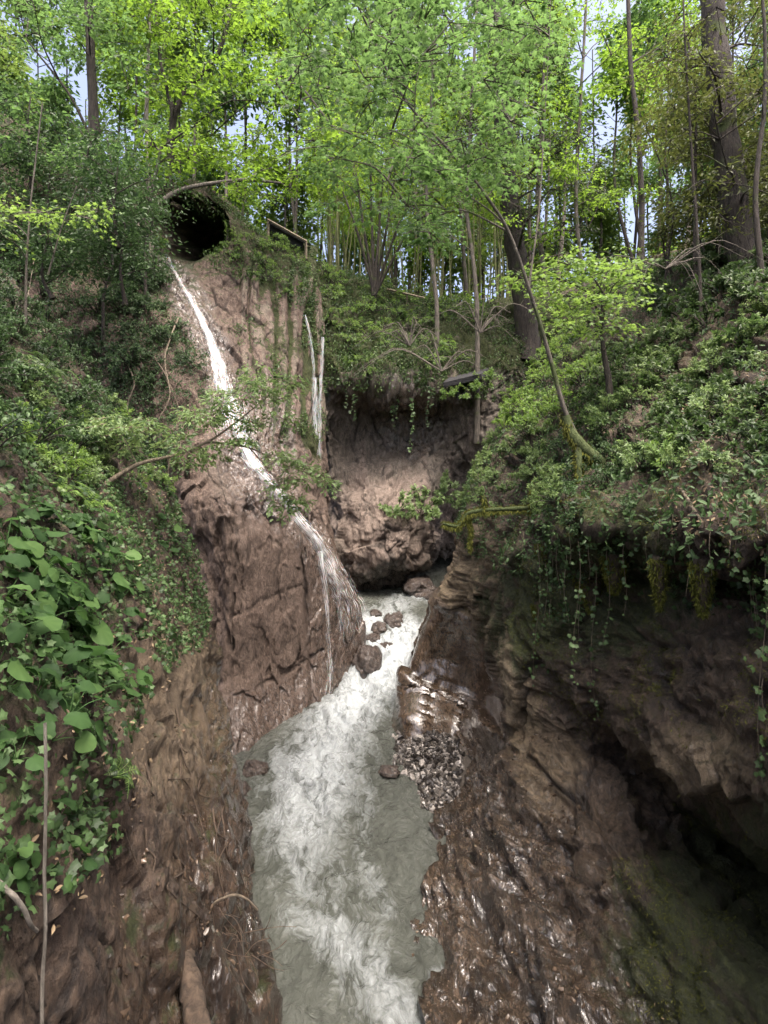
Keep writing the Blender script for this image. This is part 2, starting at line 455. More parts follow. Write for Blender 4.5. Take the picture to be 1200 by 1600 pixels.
# ---- near left bank
def secs(d): return np.array([[(x, Y, z) for x, z in pr] for Y, pr in d])
CL = secs([
 (-4, [(-1.6,-8.9),(-1.8,-7),(-2.3,-5.5),(-2.8,-4),(-3.2,-2.5),(-3.8,-1.2),(-5,.2),(-7,2.0),(-10,5)]),
 (1.5, [(-1.2,-8.9),(-1.4,-7),(-1.75,-5.5),(-2.2,-4),(-2.6,-2.6),(-3.1,-1.3),(-4.2,0),(-6,1.6),(-9,4.2)]),
 (4, [(-1.05,-8.9),(-1.3,-7),(-1.65,-5.5),(-2.05,-4),(-2.45,-2.6),(-3.0,-1.2),(-4.1,.1),(-6,1.9),(-9,4.6)]),
 (7, [(-1.15,-8.9),(-1.5,-7),(-2.0,-5.5),(-2.55,-4),(-3.05,-2.5),(-3.85,-1.0),(-5.1,.5),(-7.2,2.6),(-10.2,5.8)]),
 (10, [(-1.8,-8.9),(-2.1,-7),(-2.55,-5.5),(-3.1,-4.1),(-3.65,-2.6),(-4.6,-.9),(-6.2,1.2),(-8.4,3.9),(-11.4,7.4)]),
 (12.4, [(-2.85,-8.9),(-3.0,-7),(-3.3,-5.6),(-3.6,-4.2),(-4.1,-2.5),(-5.1,-.6),(-7,1.9),(-9.3,4.9),(-12.3,8.8)]),
 (13.8, [(-3.9,-8.9),(-4.0,-7),(-4.15,-5.6),(-4.3,-4.1),(-4.7,-2.3),(-5.6,-.4),(-7.7,2.3),(-10.3,5.5),(-13.4,9.8)]),
 (15.4, [(-5.6,-8.9),(-5.6,-7),(-5.6,-5.5),(-5.7,-4),(-6.0,-2.1),(-6.9,-.3),(-8.9,2.7),(-11.7,6.2),(-14.8,10.8)]),
])
G, uL, vL = loft(CL, 420, 420)
UL_ = np.stack([np.broadcast_to(uL[:, None] * 1.5, G.shape[:2]), np.broadcast_to(vL[None, :] * .35, G.shape[:2]), np.zeros(G.shape[:2])], -1)
G[..., 0] -= .22 * sstep(9.0, 10.8, G[..., 1]) * sstep(14.5, 12.5, G[..., 1])
G, N, ck = rocky(G, blocks=((.8, .15), (2.2, .075), (5.2, .03), (11., .012)), rough=((.45, .30, 4), (1.8, .12, 5), (6., .04, 3)), seed=3, aniso=(1, .8, .55), flute=lambda G_: sstep(-.5, -2.5, G_[..., 2]) * .26 * (ridged(UL_ + .18 * fbm(G_ * .6, 3, 93)[..., None], 4, 94) - .45))
px, py = proj(G)
soil = sstep(.25, .6, N[..., 2] + .35 * fbm(G * .8, 3, 5) + .35 * sstep(-3.2, -1.2, G[..., 2]))
att = dict(moss=.10 + .35 * soil, wet=.55 * sstep(-3, -6, G[..., 2]) + .30, crack=ck,
           tone=.25 + .55 * blob(px, py, 280, 1110, 90, 130) - .3 * sstep(-5.4, -7.5, G[..., 2]))
L = sheet('left_bank', G, N, M_left, att, 'steep wet brown rock bank in the near left foreground', 'rock bank')

# ---- red slab, ledge, waterfall slope, cave
CS = PG([
 [(270,1180,17.5),(270,1080,17.5),(272,980,17.6),(272,880,17.7),(262,790,17.8),(215,735,18.2),(100,600,19.2),(20,480,20.5),(-60,370,22),(-140,240,24),(-260,90,29)],
 [(330,1250,14.6),(337,1085,16.1),(338,980,16.3),(338,880,16.4),(332,790,16.6),(300,735,17.4),(205,600,18.8),(130,480,20.4),(60,370,22.4),(10,240,25),(-60,150,30)],
 [(388,1235,14.7),(366,1078,16.1),(364,970,16.2),(364,870,16.3),(362,785,16.6),(340,725,17.6),(285,600,19.2),(228,480,21.3),(180,395,23.5),(170,300,25.5),(150,250,31)],
 [(447,1172,16.3),(431,1062,17.3),(430,970,17.4),(430,880,17.5),(428,803,17.8),(400,735,18.8),(350,610,20.5),(293,480,22.8),(250,400,25),(235,320,26),(230,290,31)],
 [(508,1108,18.3),(500,1022,18.9),(498,960,19.0),(495,900,19.1),(488,846,19.3),(455,770,20.2),(405,620,21.8),(350,480,23.8),(310,400,25.2),(300,310,26.2),(300,285,31)],
 [(546,1060,20.0),(548,1000,20.1),(546,955,20.2),(541,915,20.4),(520,880,20.7),(490,810,21.6),(455,640,23),(405,480,24.6),(365,400,25.8),(350,335,27),(350,310,32)],
 [(567,1040,21.0),(567,985,21.1),(563,945,21.3),(553,920,21.6),(536,890,22),(515,830,22.8),(487,660,24.2),(453,510,25.5),(415,410,27),(405,375,28.5),(405,362,33)],
 [(562,1010,22.6),(557,970,22.8),(551,940,23.2),(541,905,23.8),(529,880,24.2),(513,820,24.6),(501,660,25.3),(490,510,26.3),(458,415,28),(455,390,30),(455,378,34)],
 [(540,960,26),(538,930,26),(534,900,26),(529,870,26),(523,840,26),(517,790,26.2),(509,650,26.6),(505,510,27.2),(495,425,29),(495,400,31.5),(495,390,36)],
])
def flutes(G):
    px, py = proj(G)
    m = sstep(355, 400, px) * sstep(760, 640, py) * sstep(360, 470, py)
    u = px / 27.0 + 1.1 * fbm(np.stack([G[..., 0] * .8, G[..., 2] * .09, G[..., 0] * 0], -1), 3, 77)
    r = 1 - np.abs(2 * (u - np.floor(u)) - 1); u2 = u * 2.3 + .4; r2 = 1 - np.abs(2 * (u2 - np.floor(u2)) - 1)
    return m * (.55 + .7 * sstep(-.3, .4, fbm(G * .5, 3, 80))) * (.42 * (sstep(0, .6, r) - .5) + .16 * (r2 - .5) + .25 * fbm(np.stack([G[..., 0] * 1.2, G[..., 2] * .3, G[..., 0] * 0], -1), 4, 79))
G, _, _ = loft(CS, 520, 560)
px, py = proj(G)
face = sstep(800, 860, py) * sstep(338, 360, px)
G, N, ck = rocky(G, blocks=((.75, .20), (1.9, .09), (4.4, .03)), rough=((.3, .45, 4), (1.5, .14, 5), (5, .04, 3)), seed=12, aniso=(1, 1, .6), flute=flutes, mask=1 - .72 * face - .4 * sstep(370, 400, px) * sstep(720, 640, py))
px, py = proj(G)
cav = blob(px + 14 * fbm(G * .8, 3, 16), py + 14 * fbm(G * .8, 3, 17), 290, 358, 54, 42, .35)                      # the cave above the fall
G[..., 1] += 6.0 * cav; G[..., 2] += 1.2 * cav
seam = np.exp(-((px - 357 - 4 * np.sin(py / 40)) / 3.5) ** 2) * face * .22 * (.5 + fbm(G * 1.5, 3, 8)) + np.exp(-((px - 475 - .06 * (py - 900)) / 4.) ** 2) * face * .15
cl_ = np.zeros(px.shape)
for ln, w_, a_ in (([(374, 795), (367, 900), (361, 1015)], 2.6, .9), ([(393, 800), (388, 880)], 2.2, .7), ([(479, 862), (474, 930), (483, 990)], 2.6, .8), ([(362, 965), (420, 935), (492, 908)], 2.0, .6), ([(366, 1088), (432, 1062), (502, 1018)], 2.4, .8), ([(441, 806), (431, 905), (436, 950)], 1.8, .5), ([(520, 900), (527, 980), (522, 1040)], 2.2, .6), ([(400, 1010), (415, 1090)], 2.0, .6), ([(455, 985), (470, 1045), (460, 1080)], 2.0, .6)):
    wx, wy = px + 7 * fbm(G * 1.1, 4, 23), py + 7 * fbm(G * 1.1, 4, 24); ln = np.array(ln, float); dd = np.full(px.shape, 99.)
    for i in range(len(ln) - 1):
        ab = ln[i + 1] - ln[i]; t = np.clip(((wx - ln[i, 0]) * ab[0] + (wy - ln[i, 1]) * ab[1]) / (ab @ ab), 0, 1); dd = np.minimum(dd, np.hypot(wx - ln[i, 0] - t * ab[0], wy - ln[i, 1] - t * ab[1]))
    cl_ = np.maximum(cl_, a_ * np.exp(-(dd / w_) ** 2))
cl_ *= face * sstep(-.35, .2, fbm(G * 1.3, 3, 29))
blk = facets(G * np.array([1.5, 1.5, .8]) + .3 * fbm(G, 3, 30)[..., None], 610)[0] * face
G[..., 1] += seam * .7 + .16 * cl_ + .10 * blk
N = gnormals(G); N *= np.sign((N * -G).sum(-1).mean())
px, py = proj(G)
fl = flutes(G)
WP = np.array([(262,405),(296,468),(330,540),(345,600),(356,640),(375,690),(416,755),(462,812),(494,852),(520,905),(545,985),(550,1050)], float); wd_ = np.full(px.shape, 999.)
for i in range(len(WP) - 1):
    ab = WP[i + 1] - WP[i]; t = np.clip(((px - WP[i, 0]) * ab[0] + (py - WP[i, 1]) * ab[1]) / (ab @ ab), 0, 1); wd_ = np.minimum(wd_, np.hypot(px - WP[i, 0] - t * ab[0], py - WP[i, 1] - t * ab[1]))
wetp = sstep(42, 8, wd_ + 12 * fbm(G * .9, 3, 15))
ledge = sstep(.45, .8, N[..., 2])
att = dict(moss=.12 + .42 * ledge * sstep(700, 560, py) + .48 * sstep(.05, -.12, fl) * sstep(350, 400, px) + .30 * sstep(.0, .5, fbm(G * .6, 4, 19)) * sstep(340, 400, px) * sstep(700, 560, py) + .35 * sstep(470, 400, py) + .12 * sstep(395, 500, px) * sstep(780, 700, py),
           wet=.25 + .55 * blob(px, py, 535, 960, 55, 110) + .3 * sstep(1040, 1120, py) + .4 * blob(px, py, 400, 700, 70, 120) + .6 * wetp + .5 * sstep(-6.6, -7.5, G[..., 2]),
           crack=np.clip(np.maximum(ck * (1 - .85 * face), np.maximum(seam * 2.5, cl_)), 0, 1),
           tone=.08 + .62 * sstep(.02, .22, fl + .10 * fbm(G * 1.1, 3, 18)) + .35 * blob(px, py, 400, 745, 120, 50) - .1 * face - .5 * wetp)
Sl = sheet('slab_cliff', G, N, M_slab, att, 'reddish brown rock slab with fluted slope and cave that the main waterfall runs down', 'cliff')

# ---- back cliff with overhang
CB = PG([
 [(470,960,29),(470,880,29),(475,780,29),(480,700,29),(485,630,28.6),(492,560,28.4),(495,490,29.5),(492,440,31.5),(490,405,35)],
 [(505,945,27.2),(506,865,26.8),(510,780,27.4),(512,700,27.6),(512,630,27.4),(515,565,27),(518,500,28.5),(515,440,31.2),(515,412,35)],
 [(540,940,26.6),(540,868,25.6),(540,790,26.4),(537,705,28.2),(536,640,28.3),(542,588,26.5),(548,505,28.5),(550,455,31.5),(550,425,35)],
 [(590,935,28.5),(588,880,24.8),(586,790,25.4),(585,705,28.4),(585,645,28.7),(592,596,26.4),(600,525,28.5),(610,478,31.5),(610,450,35)],
 [(640,915,32),(642,866,25.0),(640,785,25.6),(637,705,28.8),(636,640,29.5),(642,606,26.8),(652,545,28.5),(660,492,31.5),(660,465,35)],
 [(685,882,35),(686,850,29.5),(683,775,27.4),(680,700,28.9),(680,650,29.8),(684,606,27.9),(695,553,29),(700,502,31.5),(700,472,35)],
 [(735,876,37),(732,850,33),(728,775,29.5),(723,700,28.7),(722,650,28.6),(730,606,28.5),(740,563,29),(750,507,31.5),(750,475,35)],
 [(820,876,36),(815,845,33),(805,775,30),(798,700,28.8),(796,640,28.8),(800,592,29),(812,545,30),(820,495,32),(825,465,35)],
 [(960,876,40),(950,845,37),(940,775,35),(930,700,35),(930,640,35),(940,570,35),(950,510,36),(960,450,37),(965,430,40)],
])
G, _, _ = loft(CB, 420, 420)
def tufa(G):
    px, py = proj(G)
    m = sstep(660, 610, py) * sstep(520, 570, py)
    return m * .6 * ridged(G * np.array([.9, .9, .25]), 3, 55) - .25 * m
G, N, ck = rocky(G, blocks=((.6, .30), (1.6, .14), (3.6, .06)), rough=((.3, .55, 4), (1.3, .2, 5), (5, .05, 3)), seed=21, aniso=(1, 1, .7), flute=tufa)
px, py = proj(G)
att = dict(moss=.16 + .55 * sstep(610, 560, py) + .2 * blob(px, py, 640, 660, 50, 40), wet=.25 + .6 * sstep(850, 900, py) + .55 * blob(px, py, 640, 650, 60, 70), crack=ck,
           tone=.22 + .55 * fbm(np.stack([G[..., 0] * 1.3, G[..., 2] * .12, G[..., 0] * 0], -1), 4, 66) + .6 * blob(px, py, 610, 815, 110, 65) + .3 * blob(px, py, 660, 630, 40, 40))
B = sheet('back_cliff', G, N, M_back, att, 'pale overhanging tufa cliff closing the gorge above the dark water cave', 'cliff')

# ---- right bank
CR = PG([
 [(735,945,29),(730,915,29),(726,890,28.5),(722,865,28),(720,845,27.5),(720,825,27),(722,800,26.5),(735,760,26),(760,700,25.5),(800,630,26),(850,560,27),(900,485,29),(905,450,36)],
 [(705,975,22.8),(700,945,22.6),(698,920,22.5),(700,900,22.4),(706,880,22.2),(712,858,22),(722,832,21.6),(738,790,21.2),(765,725,21.2),(810,650,22),(860,570,23.5),(930,478,26),(935,440,34)],
 [(585,1165,17.3),(612,1110,17.5),(634,1058,17.7),(655,1003,17.9),(678,952,18),(698,908,18.0),(724,846,17.8),(745,795,17.7),(778,730,17.9),(825,655,18.8),(880,570,20.5),(955,460,24),(960,425,33)],
 [(620,1190,15.3),(645,1135,16.1),(668,1080,17.1),(694,1025,17.4),(714,972,17.0),(738,925,16.1),(758,862,15.6),(775,800,15.5),(812,725,16),(865,645,17),(930,545,19),(1010,440,22),(1015,405,32)],
 [(680,1220,14.2),(712,1165,15.6),(740,1115,16.6),(757,1060,16.8),(766,1000,16.0),(778,945,14.7),(795,870,14.1),(812,800,13.9),(850,720,14.3),(905,640,15.3),(975,535,17),(1060,420,20),(1065,385,30)],
 [(695,1280,12.6),(728,1228,13),(764,1180,13.0),(789,1120,12.6),(796,1050,12.2),(802,980,12.1),(818,890,12.2),(838,805,11.6),(885,720,12.4),(945,640,13.2),(1030,525,15),(1130,400,18),(1140,370,28)],
 [(655,1400,10.3),(700,1330,10.9),(752,1255,11.3),(805,1170,11.4),(828,1100,11.3),(842,1040,11.1),(855,970,11),(870,895,11.1),(885,815,9.9),(985,700,11),(1080,560,12.6),(1210,390,15),(1240,330,25)],
 [(650,1500,9.2),(715,1420,9.6),(795,1330,9.9),(872,1230,9.8),(915,1150,10.5),(932,1085,9.7),(948,990,9.6),(965,900,10.0),(975,815,8.5),(1075,700,9.3),(1180,550,10.8),(1320,370,13),(1400,250,22)],
 [(680,1640,7.6),(775,1540,7.95),(878,1430,8.1),(970,1320,8.2),(1015,1215,10.6),(1030,1150,7.8),(1055,1005,7.7),(1080,905,8.7),(1085,830,6.9),(1200,700,7.6),(1320,540,9),(1480,350,11),(1600,180,20)],
 [(730,1900,6.0),(860,1720,6.45),(990,1580,6.7),(1095,1465,6.8),(1160,1345,9.4),(1155,1250,6.35),(1180,1040,6.2),(1200,915,7.2),(1205,845,5.5),(1350,700,6),(1500,520,7.4),(1680,330,9),(1900,80,18)],
 [(880,2300,4.5),(1040,2050,4.9),(1190,1850,5.1),(1320,1680,5.2),(1420,1530,7.4),(1400,1400,4.8),(1420,1090,4.7),(1450,925,5.5),(1430,850,4.2),(1600,700,4.6),(1800,490,6),(2000,300,7.5),(2300,0,16)],
 [('w',1.6,2,-8.9),('w',2.3,2,-7.4),('w',3,2,-6.3),('w',3.7,2,-5.2),('w',5.6,2,-4.4),('w',4.0,2,-3.6),('w',4.1,2,-2),('w',4.7,2,-1.2),('w',4.0,2,-.75),('w',5,2,.1),('w',7,2,1.6),('w',9.5,2,3.2),('w',22,2,9)],
 [('w',1.8,-4,-8.9),('w',2.5,-4,-7.4),('w',3.2,-4,-6.3),('w',3.9,-4,-5.2),('w',5.4,-4,-4.4),('w',4.4,-4,-3.6),('w',4.5,-4,-2),('w',4.9,-4,-1.2),('w',4.4,-4,-.75),('w',5.4,-4,.1),('w',7.4,-4,1.6),('w',10,-4,3.2),('w',22,-4,9)],
])
G, ua, vb = loft(CR, 560, 640)
px, py = proj(G)
edge_ = np.interp(py, [930, 950, 970, 1000, 1040, 1100, 1160], [680, 700, 728, 754, 774, 786, 791])
UV_ = np.stack([np.broadcast_to(vb[None, :] * 1.5, G.shape[:2]), np.broadcast_to(ua[:, None] * .30, G.shape[:2]), np.zeros(G.shape[:2])], -1)
beds = lambda G_: sstep(4.2, 6.0, UV_[..., 1] / .30) * sstep(7.4, 6.6, UV_[..., 0] / 1.5) * (.30 * (ridged(UV_ + .12 * fbm(G * .7, 3, 92)[..., None], 4, 90) - .45))
smooth_face = sstep(8, -8, px - edge_) * sstep(935, 962, py) * sstep(1185, 1150, py) * (G[..., 1] > 12.5) * (G[..., 1] < 19)
G, N, ck = rocky(G, blocks=((.85, .22), (2.3, .13), (5.2, .06), (11., .025)), rough=((.4, .30, 4), (1.7, .12, 5), (6., .05, 3)), seed=33, aniso=(1, .55, .85), flute=beds, mask=1 - .80 * smooth_face)
px, py = proj(G)
lip = np.interp(px, [620, 660, 700, 740, 770, 800], [1035, 1066, 1082, 1092, 1122, 1175]) + 5 * fbm(G * 2, 3, 14)
step_ = sstep(-3, 7, py - lip) * sstep(612, 640, px) * sstep(815, 790, px) * sstep(1175, 1130, py) * (G[..., 1] > 12) * (G[..., 1] < 19)
G = G + N * (.34 * step_)[..., None]; N = gnormals(G)
if (N * -G).sum(-1).mean() < 0: N = -N
ck = np.maximum(ck, np.exp(-((py - lip + 2) / 3.0) ** 2) * (step_ > -1) * sstep(612, 640, px) * sstep(815, 790, px) * (G[..., 1] > 12) * (G[..., 1] < 19))
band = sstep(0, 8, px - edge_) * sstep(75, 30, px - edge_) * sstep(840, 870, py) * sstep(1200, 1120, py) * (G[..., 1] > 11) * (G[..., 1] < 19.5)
px, py = proj(G)
V2 = np.broadcast_to(vb[None, :], G.shape[:2])
upper = sstep(7.0, 8.2, V2)
att = dict(moss=.16 + .12 * upper + .50 * blob(px, py, 1130, 1480, 190, 230) + .35 * blob(px, py, 800, 960, 70, 110) + .40 * blob(px, py, 960, 920, 130, 110) + .2 * sstep(4.5, 5.2, V2) * sstep(.2, .8, N[..., 2]),
           wet=np.clip(.42 + .5 * sstep(-5.5, -7.4, G[..., 2]) + .45 * smooth_face, 0, 1) * (1 - upper), crack=ck * (1 - .6 * smooth_face), smooth=np.clip(smooth_face + .55 * step_, 0, 1),
           tone=.10 + .60 * band + .35 * blob(px, py, 752, 915, 62, 120) * (1 - smooth_face) + .35 * blob(px, py, 850, 1190, 70, 110) + .40 * blob(px, py, 1090, 1190, 110, 70) - .25 * blob(px, py, 730, 1420, 120, 220) - .45 * smooth_face - .25 * upper - .3 * blob(px, py, 1050, 1550, 120, 120))  # patch on the overhanging ledge is painted paler to look lit
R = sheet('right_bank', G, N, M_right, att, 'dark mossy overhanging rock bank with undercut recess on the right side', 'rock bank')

# ---- plateau above the back cliff and far hills
xs = np.linspace(-60, 75, 200); ys = np.concatenate([np.linspace(33, 60, 80), np.linspace(61, 160, 60)])
XX, YY = np.meshgrid(xs, ys, indexing='ij')
ZZ = 8.6 + .05 * (YY - 30) + .55 * np.maximum(0, -XX - 13) + .28 * np.maximum(0, XX - 8) + .7 * fbm(np.stack([XX * .15, YY * .15, XX * 0], -1), 4, 3)
ZZ = ZZ - 2.0 * sstep(36, 33, YY)
G = np.stack([XX, YY, ZZ], -1); N = gnormals(G); N *= np.sign(N[..., 2].mean())
PL = sheet('plateau', G, N, M_soil, dict(moss=np.full(G.shape[:2], .35), wet=np.zeros(G.shape[:2]), crack=np.zeros(G.shape[:2]), tone=np.full(G.shape[:2], .2)), 'leafy forest floor on the plateau above the gorge', 'forest floor', step=2)
# ================================================================== WATER
def water_z(Y):
    return np.interp(Y, [-5, 8, 17.6, 19.2, 20.4, 21.6, 23.2, 25.0, 40], [-8.15, -8.05, -7.98, -8.0, -7.42, -7.22, -6.72, -6.5, -6.45])
def on_water(px, py):
    Y = 12.0
    for _ in range(60):
        Y = .5 * Y + .5 * (-water_z(Y) * F / (py - 700))
    return P(px, py, Y)

def water_mat():
    m, nt = new_mat('milky_river_water'); N = NT(nt)
    tc = N('ShaderNodeTexCoord').outputs['Object']
    uv = N('ShaderNodeUVMap').outputs[0]
    foam = N('ShaderNodeAttribute', attribute_name='foam').outputs['Fac']
    wv = N('ShaderNodeTexNoise', {'Vector': tc, 'Scale': 1.3, 'Detail': 3.0}).outputs['Color']
    warp = N('ShaderNodeVectorMath', {0: tc, 1: N('ShaderNodeVectorMath', {0: wv, 'Scale': .9}, operation='SCALE').outputs[0]}, operation='ADD').outputs[0]
    mp = N('ShaderNodeMapping', {'Vector': warp, 'Scale': (2.0, .8, 1.5), 'Rotation': (0, 0, -.25)}).outputs[0]
    n1 = N('ShaderNodeTexNoise', {'Vector': mp, 'Scale': 1.5, 'Detail': 10.0, 'Roughness': .58, 'Distortion': .45}).outputs[0]
    n2 = N('ShaderNodeTexNoise', {'Vector': mp, 'Scale': 7.0, 'Detail': 8.0, 'Roughness': .62, 'Distortion': .35}).outputs[0]
    r = N.math('ABSOLUTE', N.math('SUBTRACT', n1, .5)); lace = N.math('SUBTRACT', 1.0, N.math('MULTIPLY', r, 6.5), clamp=True)
    v = N.math('ADD', foam, N.math('MULTIPLY', N.math('SUBTRACT', n1, .5), 1.0))
    v = N.math('ADD', v, N.math('MULTIPLY', N.math('SUBTRACT', n2, .5), .95))
    v = N.math('ADD', v, N.math('MULTIPLY', N.math('MULTIPLY', lace, foam), .35))
    ff = N.math('POWER', N.maprange(v, .32, 1.24), 1.1)
    deep = N.ramp(n1, [(.3, (.052, .057, .048)), (.7, (.098, .104, .090))])
    c = N.mix(ff, deep, (.425, .46, .47))
    ro = N.math('ADD', .10, N.math('MULTIPLY', ff, .3))
    rip = N('ShaderNodeTexNoise', {'Vector': mp, 'Scale': 4.0, 'Detail': 6.0, 'Roughness': .6}).outputs[0]
    h = N.math('ADD', rip, N.math('MULTIPLY', n2, .5))
    bp = N('ShaderNodeBump', {'Height': h, 'Strength': 1.0, 'Distance': .14}).outputs[0]
    pr = N('ShaderNodeBsdfPrincipled', {'Base Color': c, 'Roughness': ro, 'IOR': 1.33, 'Specular IOR Level': .5, 'Normal': bp,
           'Subsurface Weight': .25, 'Subsurface Scale': .1, 'Subsurface Radius': (1, 1, .9)})
    N('ShaderNodeOutputMaterial', {0: pr.outputs[0]})
    return m

def river():
    xs = np.linspace(-7.5, 7.5, 420); ys = np.concatenate([np.linspace(2, 7, 40), np.linspace(7.03, 27, 620), np.linspace(27.1, 44, 60)])
    X, Y = np.meshgrid(xs, ys, indexing='ij')
    Z = water_z(Y)
    p = np.stack([X, Y, Z], -1)
    def line(pts):      # (px, py, half width m, strength)
        q = np.array([on_water(a, b) for a, b, _, _ in pts]); w = np.array([c for _, _, c, _ in pts]); s = np.array([d for _, _, _, d in pts])
        best = np.zeros(X.shape)
        for i in range(len(q) - 1):
            a, b = q[i, :2], q[i + 1, :2]; ab = b - a
            t = np.clip(((X - a[0]) * ab[0] + (Y - a[1]) * ab[1]) / (ab @ ab + 1e-9), 0, 1)
            d = np.hypot(X - a[0] - t * ab[0], Y - a[1] - t * ab[1])
            ww = w[i] + t * (w[i + 1] - w[i]); ss = s[i] + t * (s[i + 1] - s[i])
            best = np.maximum(best, ss * np.exp(-(d / ww) ** 2))
        return best
    foam = line([(640, 928, .9, .45), (600, 965, 1.1, .62), (650, 990, .9, .8), (610, 1030, 1.2, .95), (575, 1075, 1.2, 1.0), (538, 1120, 1.4, .95), (508, 1180, 1.45, .84), (492, 1240, 1.35, .78), (484, 1300, 1.2, .62), (495, 1360, 1.0, .42), (520, 1430, .8, .33)])
    foam = np.maximum(foam, line([(440, 1170, .5, .5), (435, 1250, .4, .55), (455, 1330, .3, .55), (480, 1390, .3, .5), (520, 1420, .3, .4)]))
    foam = np.maximum(foam, line([(460, 1430, .40, .45), (520, 1465, .55, .62), (575, 1530, .65, .55), (620, 1600, .65, .55)]))
    foam = np.maximum(foam, line([(560, 1480, .3, .5), (610, 1560, .3, .55), (640, 1640, .4, .5)]))
    foam = np.maximum(foam, line([(690, 1530, .22, .7), (720, 1590, .25, .75)]))
    foam = np.maximum(foam, line([(575, 1230, .3, .5), (560, 1330, .3, .4), (600, 1420, .3, .35)]))
    for bx, by in ((656, 922), (586, 962), (615, 985), (592, 990), (583, 1000), (603, 1024), (574, 1055)):
        c_ = on_water(bx, by + 6); foam = np.maximum(foam, .95 * np.exp(-(((X - c_[0]) / .75) ** 2 + ((Y - c_[1] + .3) / .8) ** 2)))
    foam = foam + .20 * fbm(np.stack([X * .7, Y * .35, X * 0], -1), 4, 8)
    q = np.stack([X * 1.0, Y * .7, 0 * X], -1)
    q = q + .35 * np.stack([fbm(q * 1.3, 3, 71), fbm(q * 1.3, 3, 72), 0 * X], -1)
    amp = np.clip(foam, .14, 1.2)
    Z = Z + amp * ((.34 + .16 * sstep(17, 18.5, Y) * sstep(25, 23, Y)) * (ridged(q * .9, 4, 61) - .45) + .22 * fbm(q * 3.2, 5, 62)) + .05 * fbm(q * 1.5, 4, 63)
    G = np.stack([X, Y, Z], -1); N = gnormals(G); N *= np.sign(N[..., 2].mean())
    fn = np.cross(G[1:, :-1] - G[:-1, :-1], G[:-1, 1:] - G[:-1, :-1])[..., 2].mean()
    o = mesh('river', G, grid_faces(*X.shape, flip=fn < 0), water_mat(), attrs=dict(foam=foam))
    tag(o, 'milky grey green stream rushing through the gorge in white foam', 'river', kind='structure')
    return Surf(G, N, 4)
RV = river()
# ================================================================== PLANTS
LM = {
 'laurel': leaf_mat('laurel_leaf', (.014, .028, .009), (.042, .075, .022), (.12, .175, .052), tfac=.30, rough=.40, spec=.35),
 'ivy': leaf_mat('ivy_leaf', (.010, .020, .008), (.030, .058, .020), (.10, .165, .062), tfac=.28, rough=.45, spec=.3),
 'butterbur': leaf_mat('butterbur_leaf', (.015, .038, .012), (.045, .095, .027), (.10, .175, .05), tfac=.35, rough=.62, spec=.25),
 'maple': leaf_mat('maple_leaf', (.020, .044, .015), (.050, .095, .030), (.105, .165, .055), trans=(.17, .30, .085), tfac=.50),
 'bright': leaf_mat('bright_leaf', (.030, .065, .010), (.075, .145, .018), (.155, .25, .032), trans=(.27, .42, .05), tfac=.54),
 'far': leaf_mat('far_leaf', (.022, .045, .013), (.055, .10, .025), (.12, .17, .04), trans=(.22, .32, .07), tfac=.52),
 'dark': leaf_mat('conifer_leaf', (.012, .022, .008), (.030, .046, .015), (.065, .085, .025), tfac=.25, rough=.5),
 'olive': leaf_mat('olive_leaf', (.028, .036, .010), (.062, .075, .020), (.12, .14, .035), tfac=.35),
 'pale': leaf_mat('pale_leaf', (.045, .085, .025), (.125, .19, .065), (.24, .32, .14), trans=(.28, .38, .14), tfac=.38, rough=.36),
 'moss': leaf_mat('moss_strand', (.024, .028, .008), (.072, .080, .018), (.16, .165, .038), tfac=.25, rough=.8, spec=.1),
 'fresh': leaf_mat('fresh_leaf', (.05, .10, .022), (.105, .18, .045), (.19, .28, .08), trans=(.3, .45, .08), tfac=.42, rough=.35),
}
BM = {
 'dark': bark_mat('dark_bark', (.016, .012, .009), (.062, .048, .036), moss=.12),
 'grey': bark_mat('grey_bark', (.06, .052, .042), (.17, .145, .115), moss=.18),
 'pale': bark_mat('pale_bark', (.16, .14, .11), (.36, .32, .26)),
 'moss': bark_mat('mossy_bark', (.04, .035, .02), (.11, .095, .06), moss=1.0),
 'bamboo': bark_mat('bamboo_culm', (.075, .085, .03), (.16, .165, .06), scale=(2, 2, .5)),
 'twig': bark_mat('dry_twig', (.10, .08, .055), (.25, .20, .14)),
 'root': bark_mat('wet_root', (.045, .03, .02), (.13, .09, .06)),
}

def spray(bag, c, R, n, size, tpl, droop=.18, flat=.12, twigbag=None, tilt=.25, toff=None, wide=1.0):
    """one layered, roughly level spray of leaves, as maples and beeches hold them"""
    th = rng.random(n) * 2 * math.pi; r = R * np.sqrt(rng.random(n) * .94 + .06)
    r = r * (.72 + .28 * np.cos(th * 3 + rng.random() * 6))
    tx, ty = rng.normal(size=2) * tilt
    o = np.stack([r * np.cos(th), r * np.sin(th), np.zeros(n)], -1)
    o[:, 2] = o[:, 0] * tx + o[:, 1] * ty - droop * r * r / R + rng.normal(size=n) * flat * R
    d = np.stack([np.cos(th), np.sin(th), -.25 - .5 * droop * r / R], -1) + rnd(n) * .45
    up = UP + np.array([-tx, -ty, 0]) + rnd(n) * .38
    t0 = rng.normal() * .14 if toff is None else toff
    add_leaves(bag, c + o, d, up, size * (.65 + .6 * rng.random(n)), tpl, np.clip(.5 + t0 + rnd(n, 1)[:, 0] * .22, 0, 1), wide)
    if twigbag is not None:
        for k in range(3):
            a = rng.random() * 6.28; e = np.array([math.cos(a), math.sin(a), 0]) * R * .85
            e[2] = e[0] * tx + e[1] * ty - droop * R * .7
            twigbag.tube(smooth_path([c, c + e * .5 + np.array([0, 0, .05 * R]), c + e], 5), np.linspace(.012, .004, 5) * max(1, R), 3)

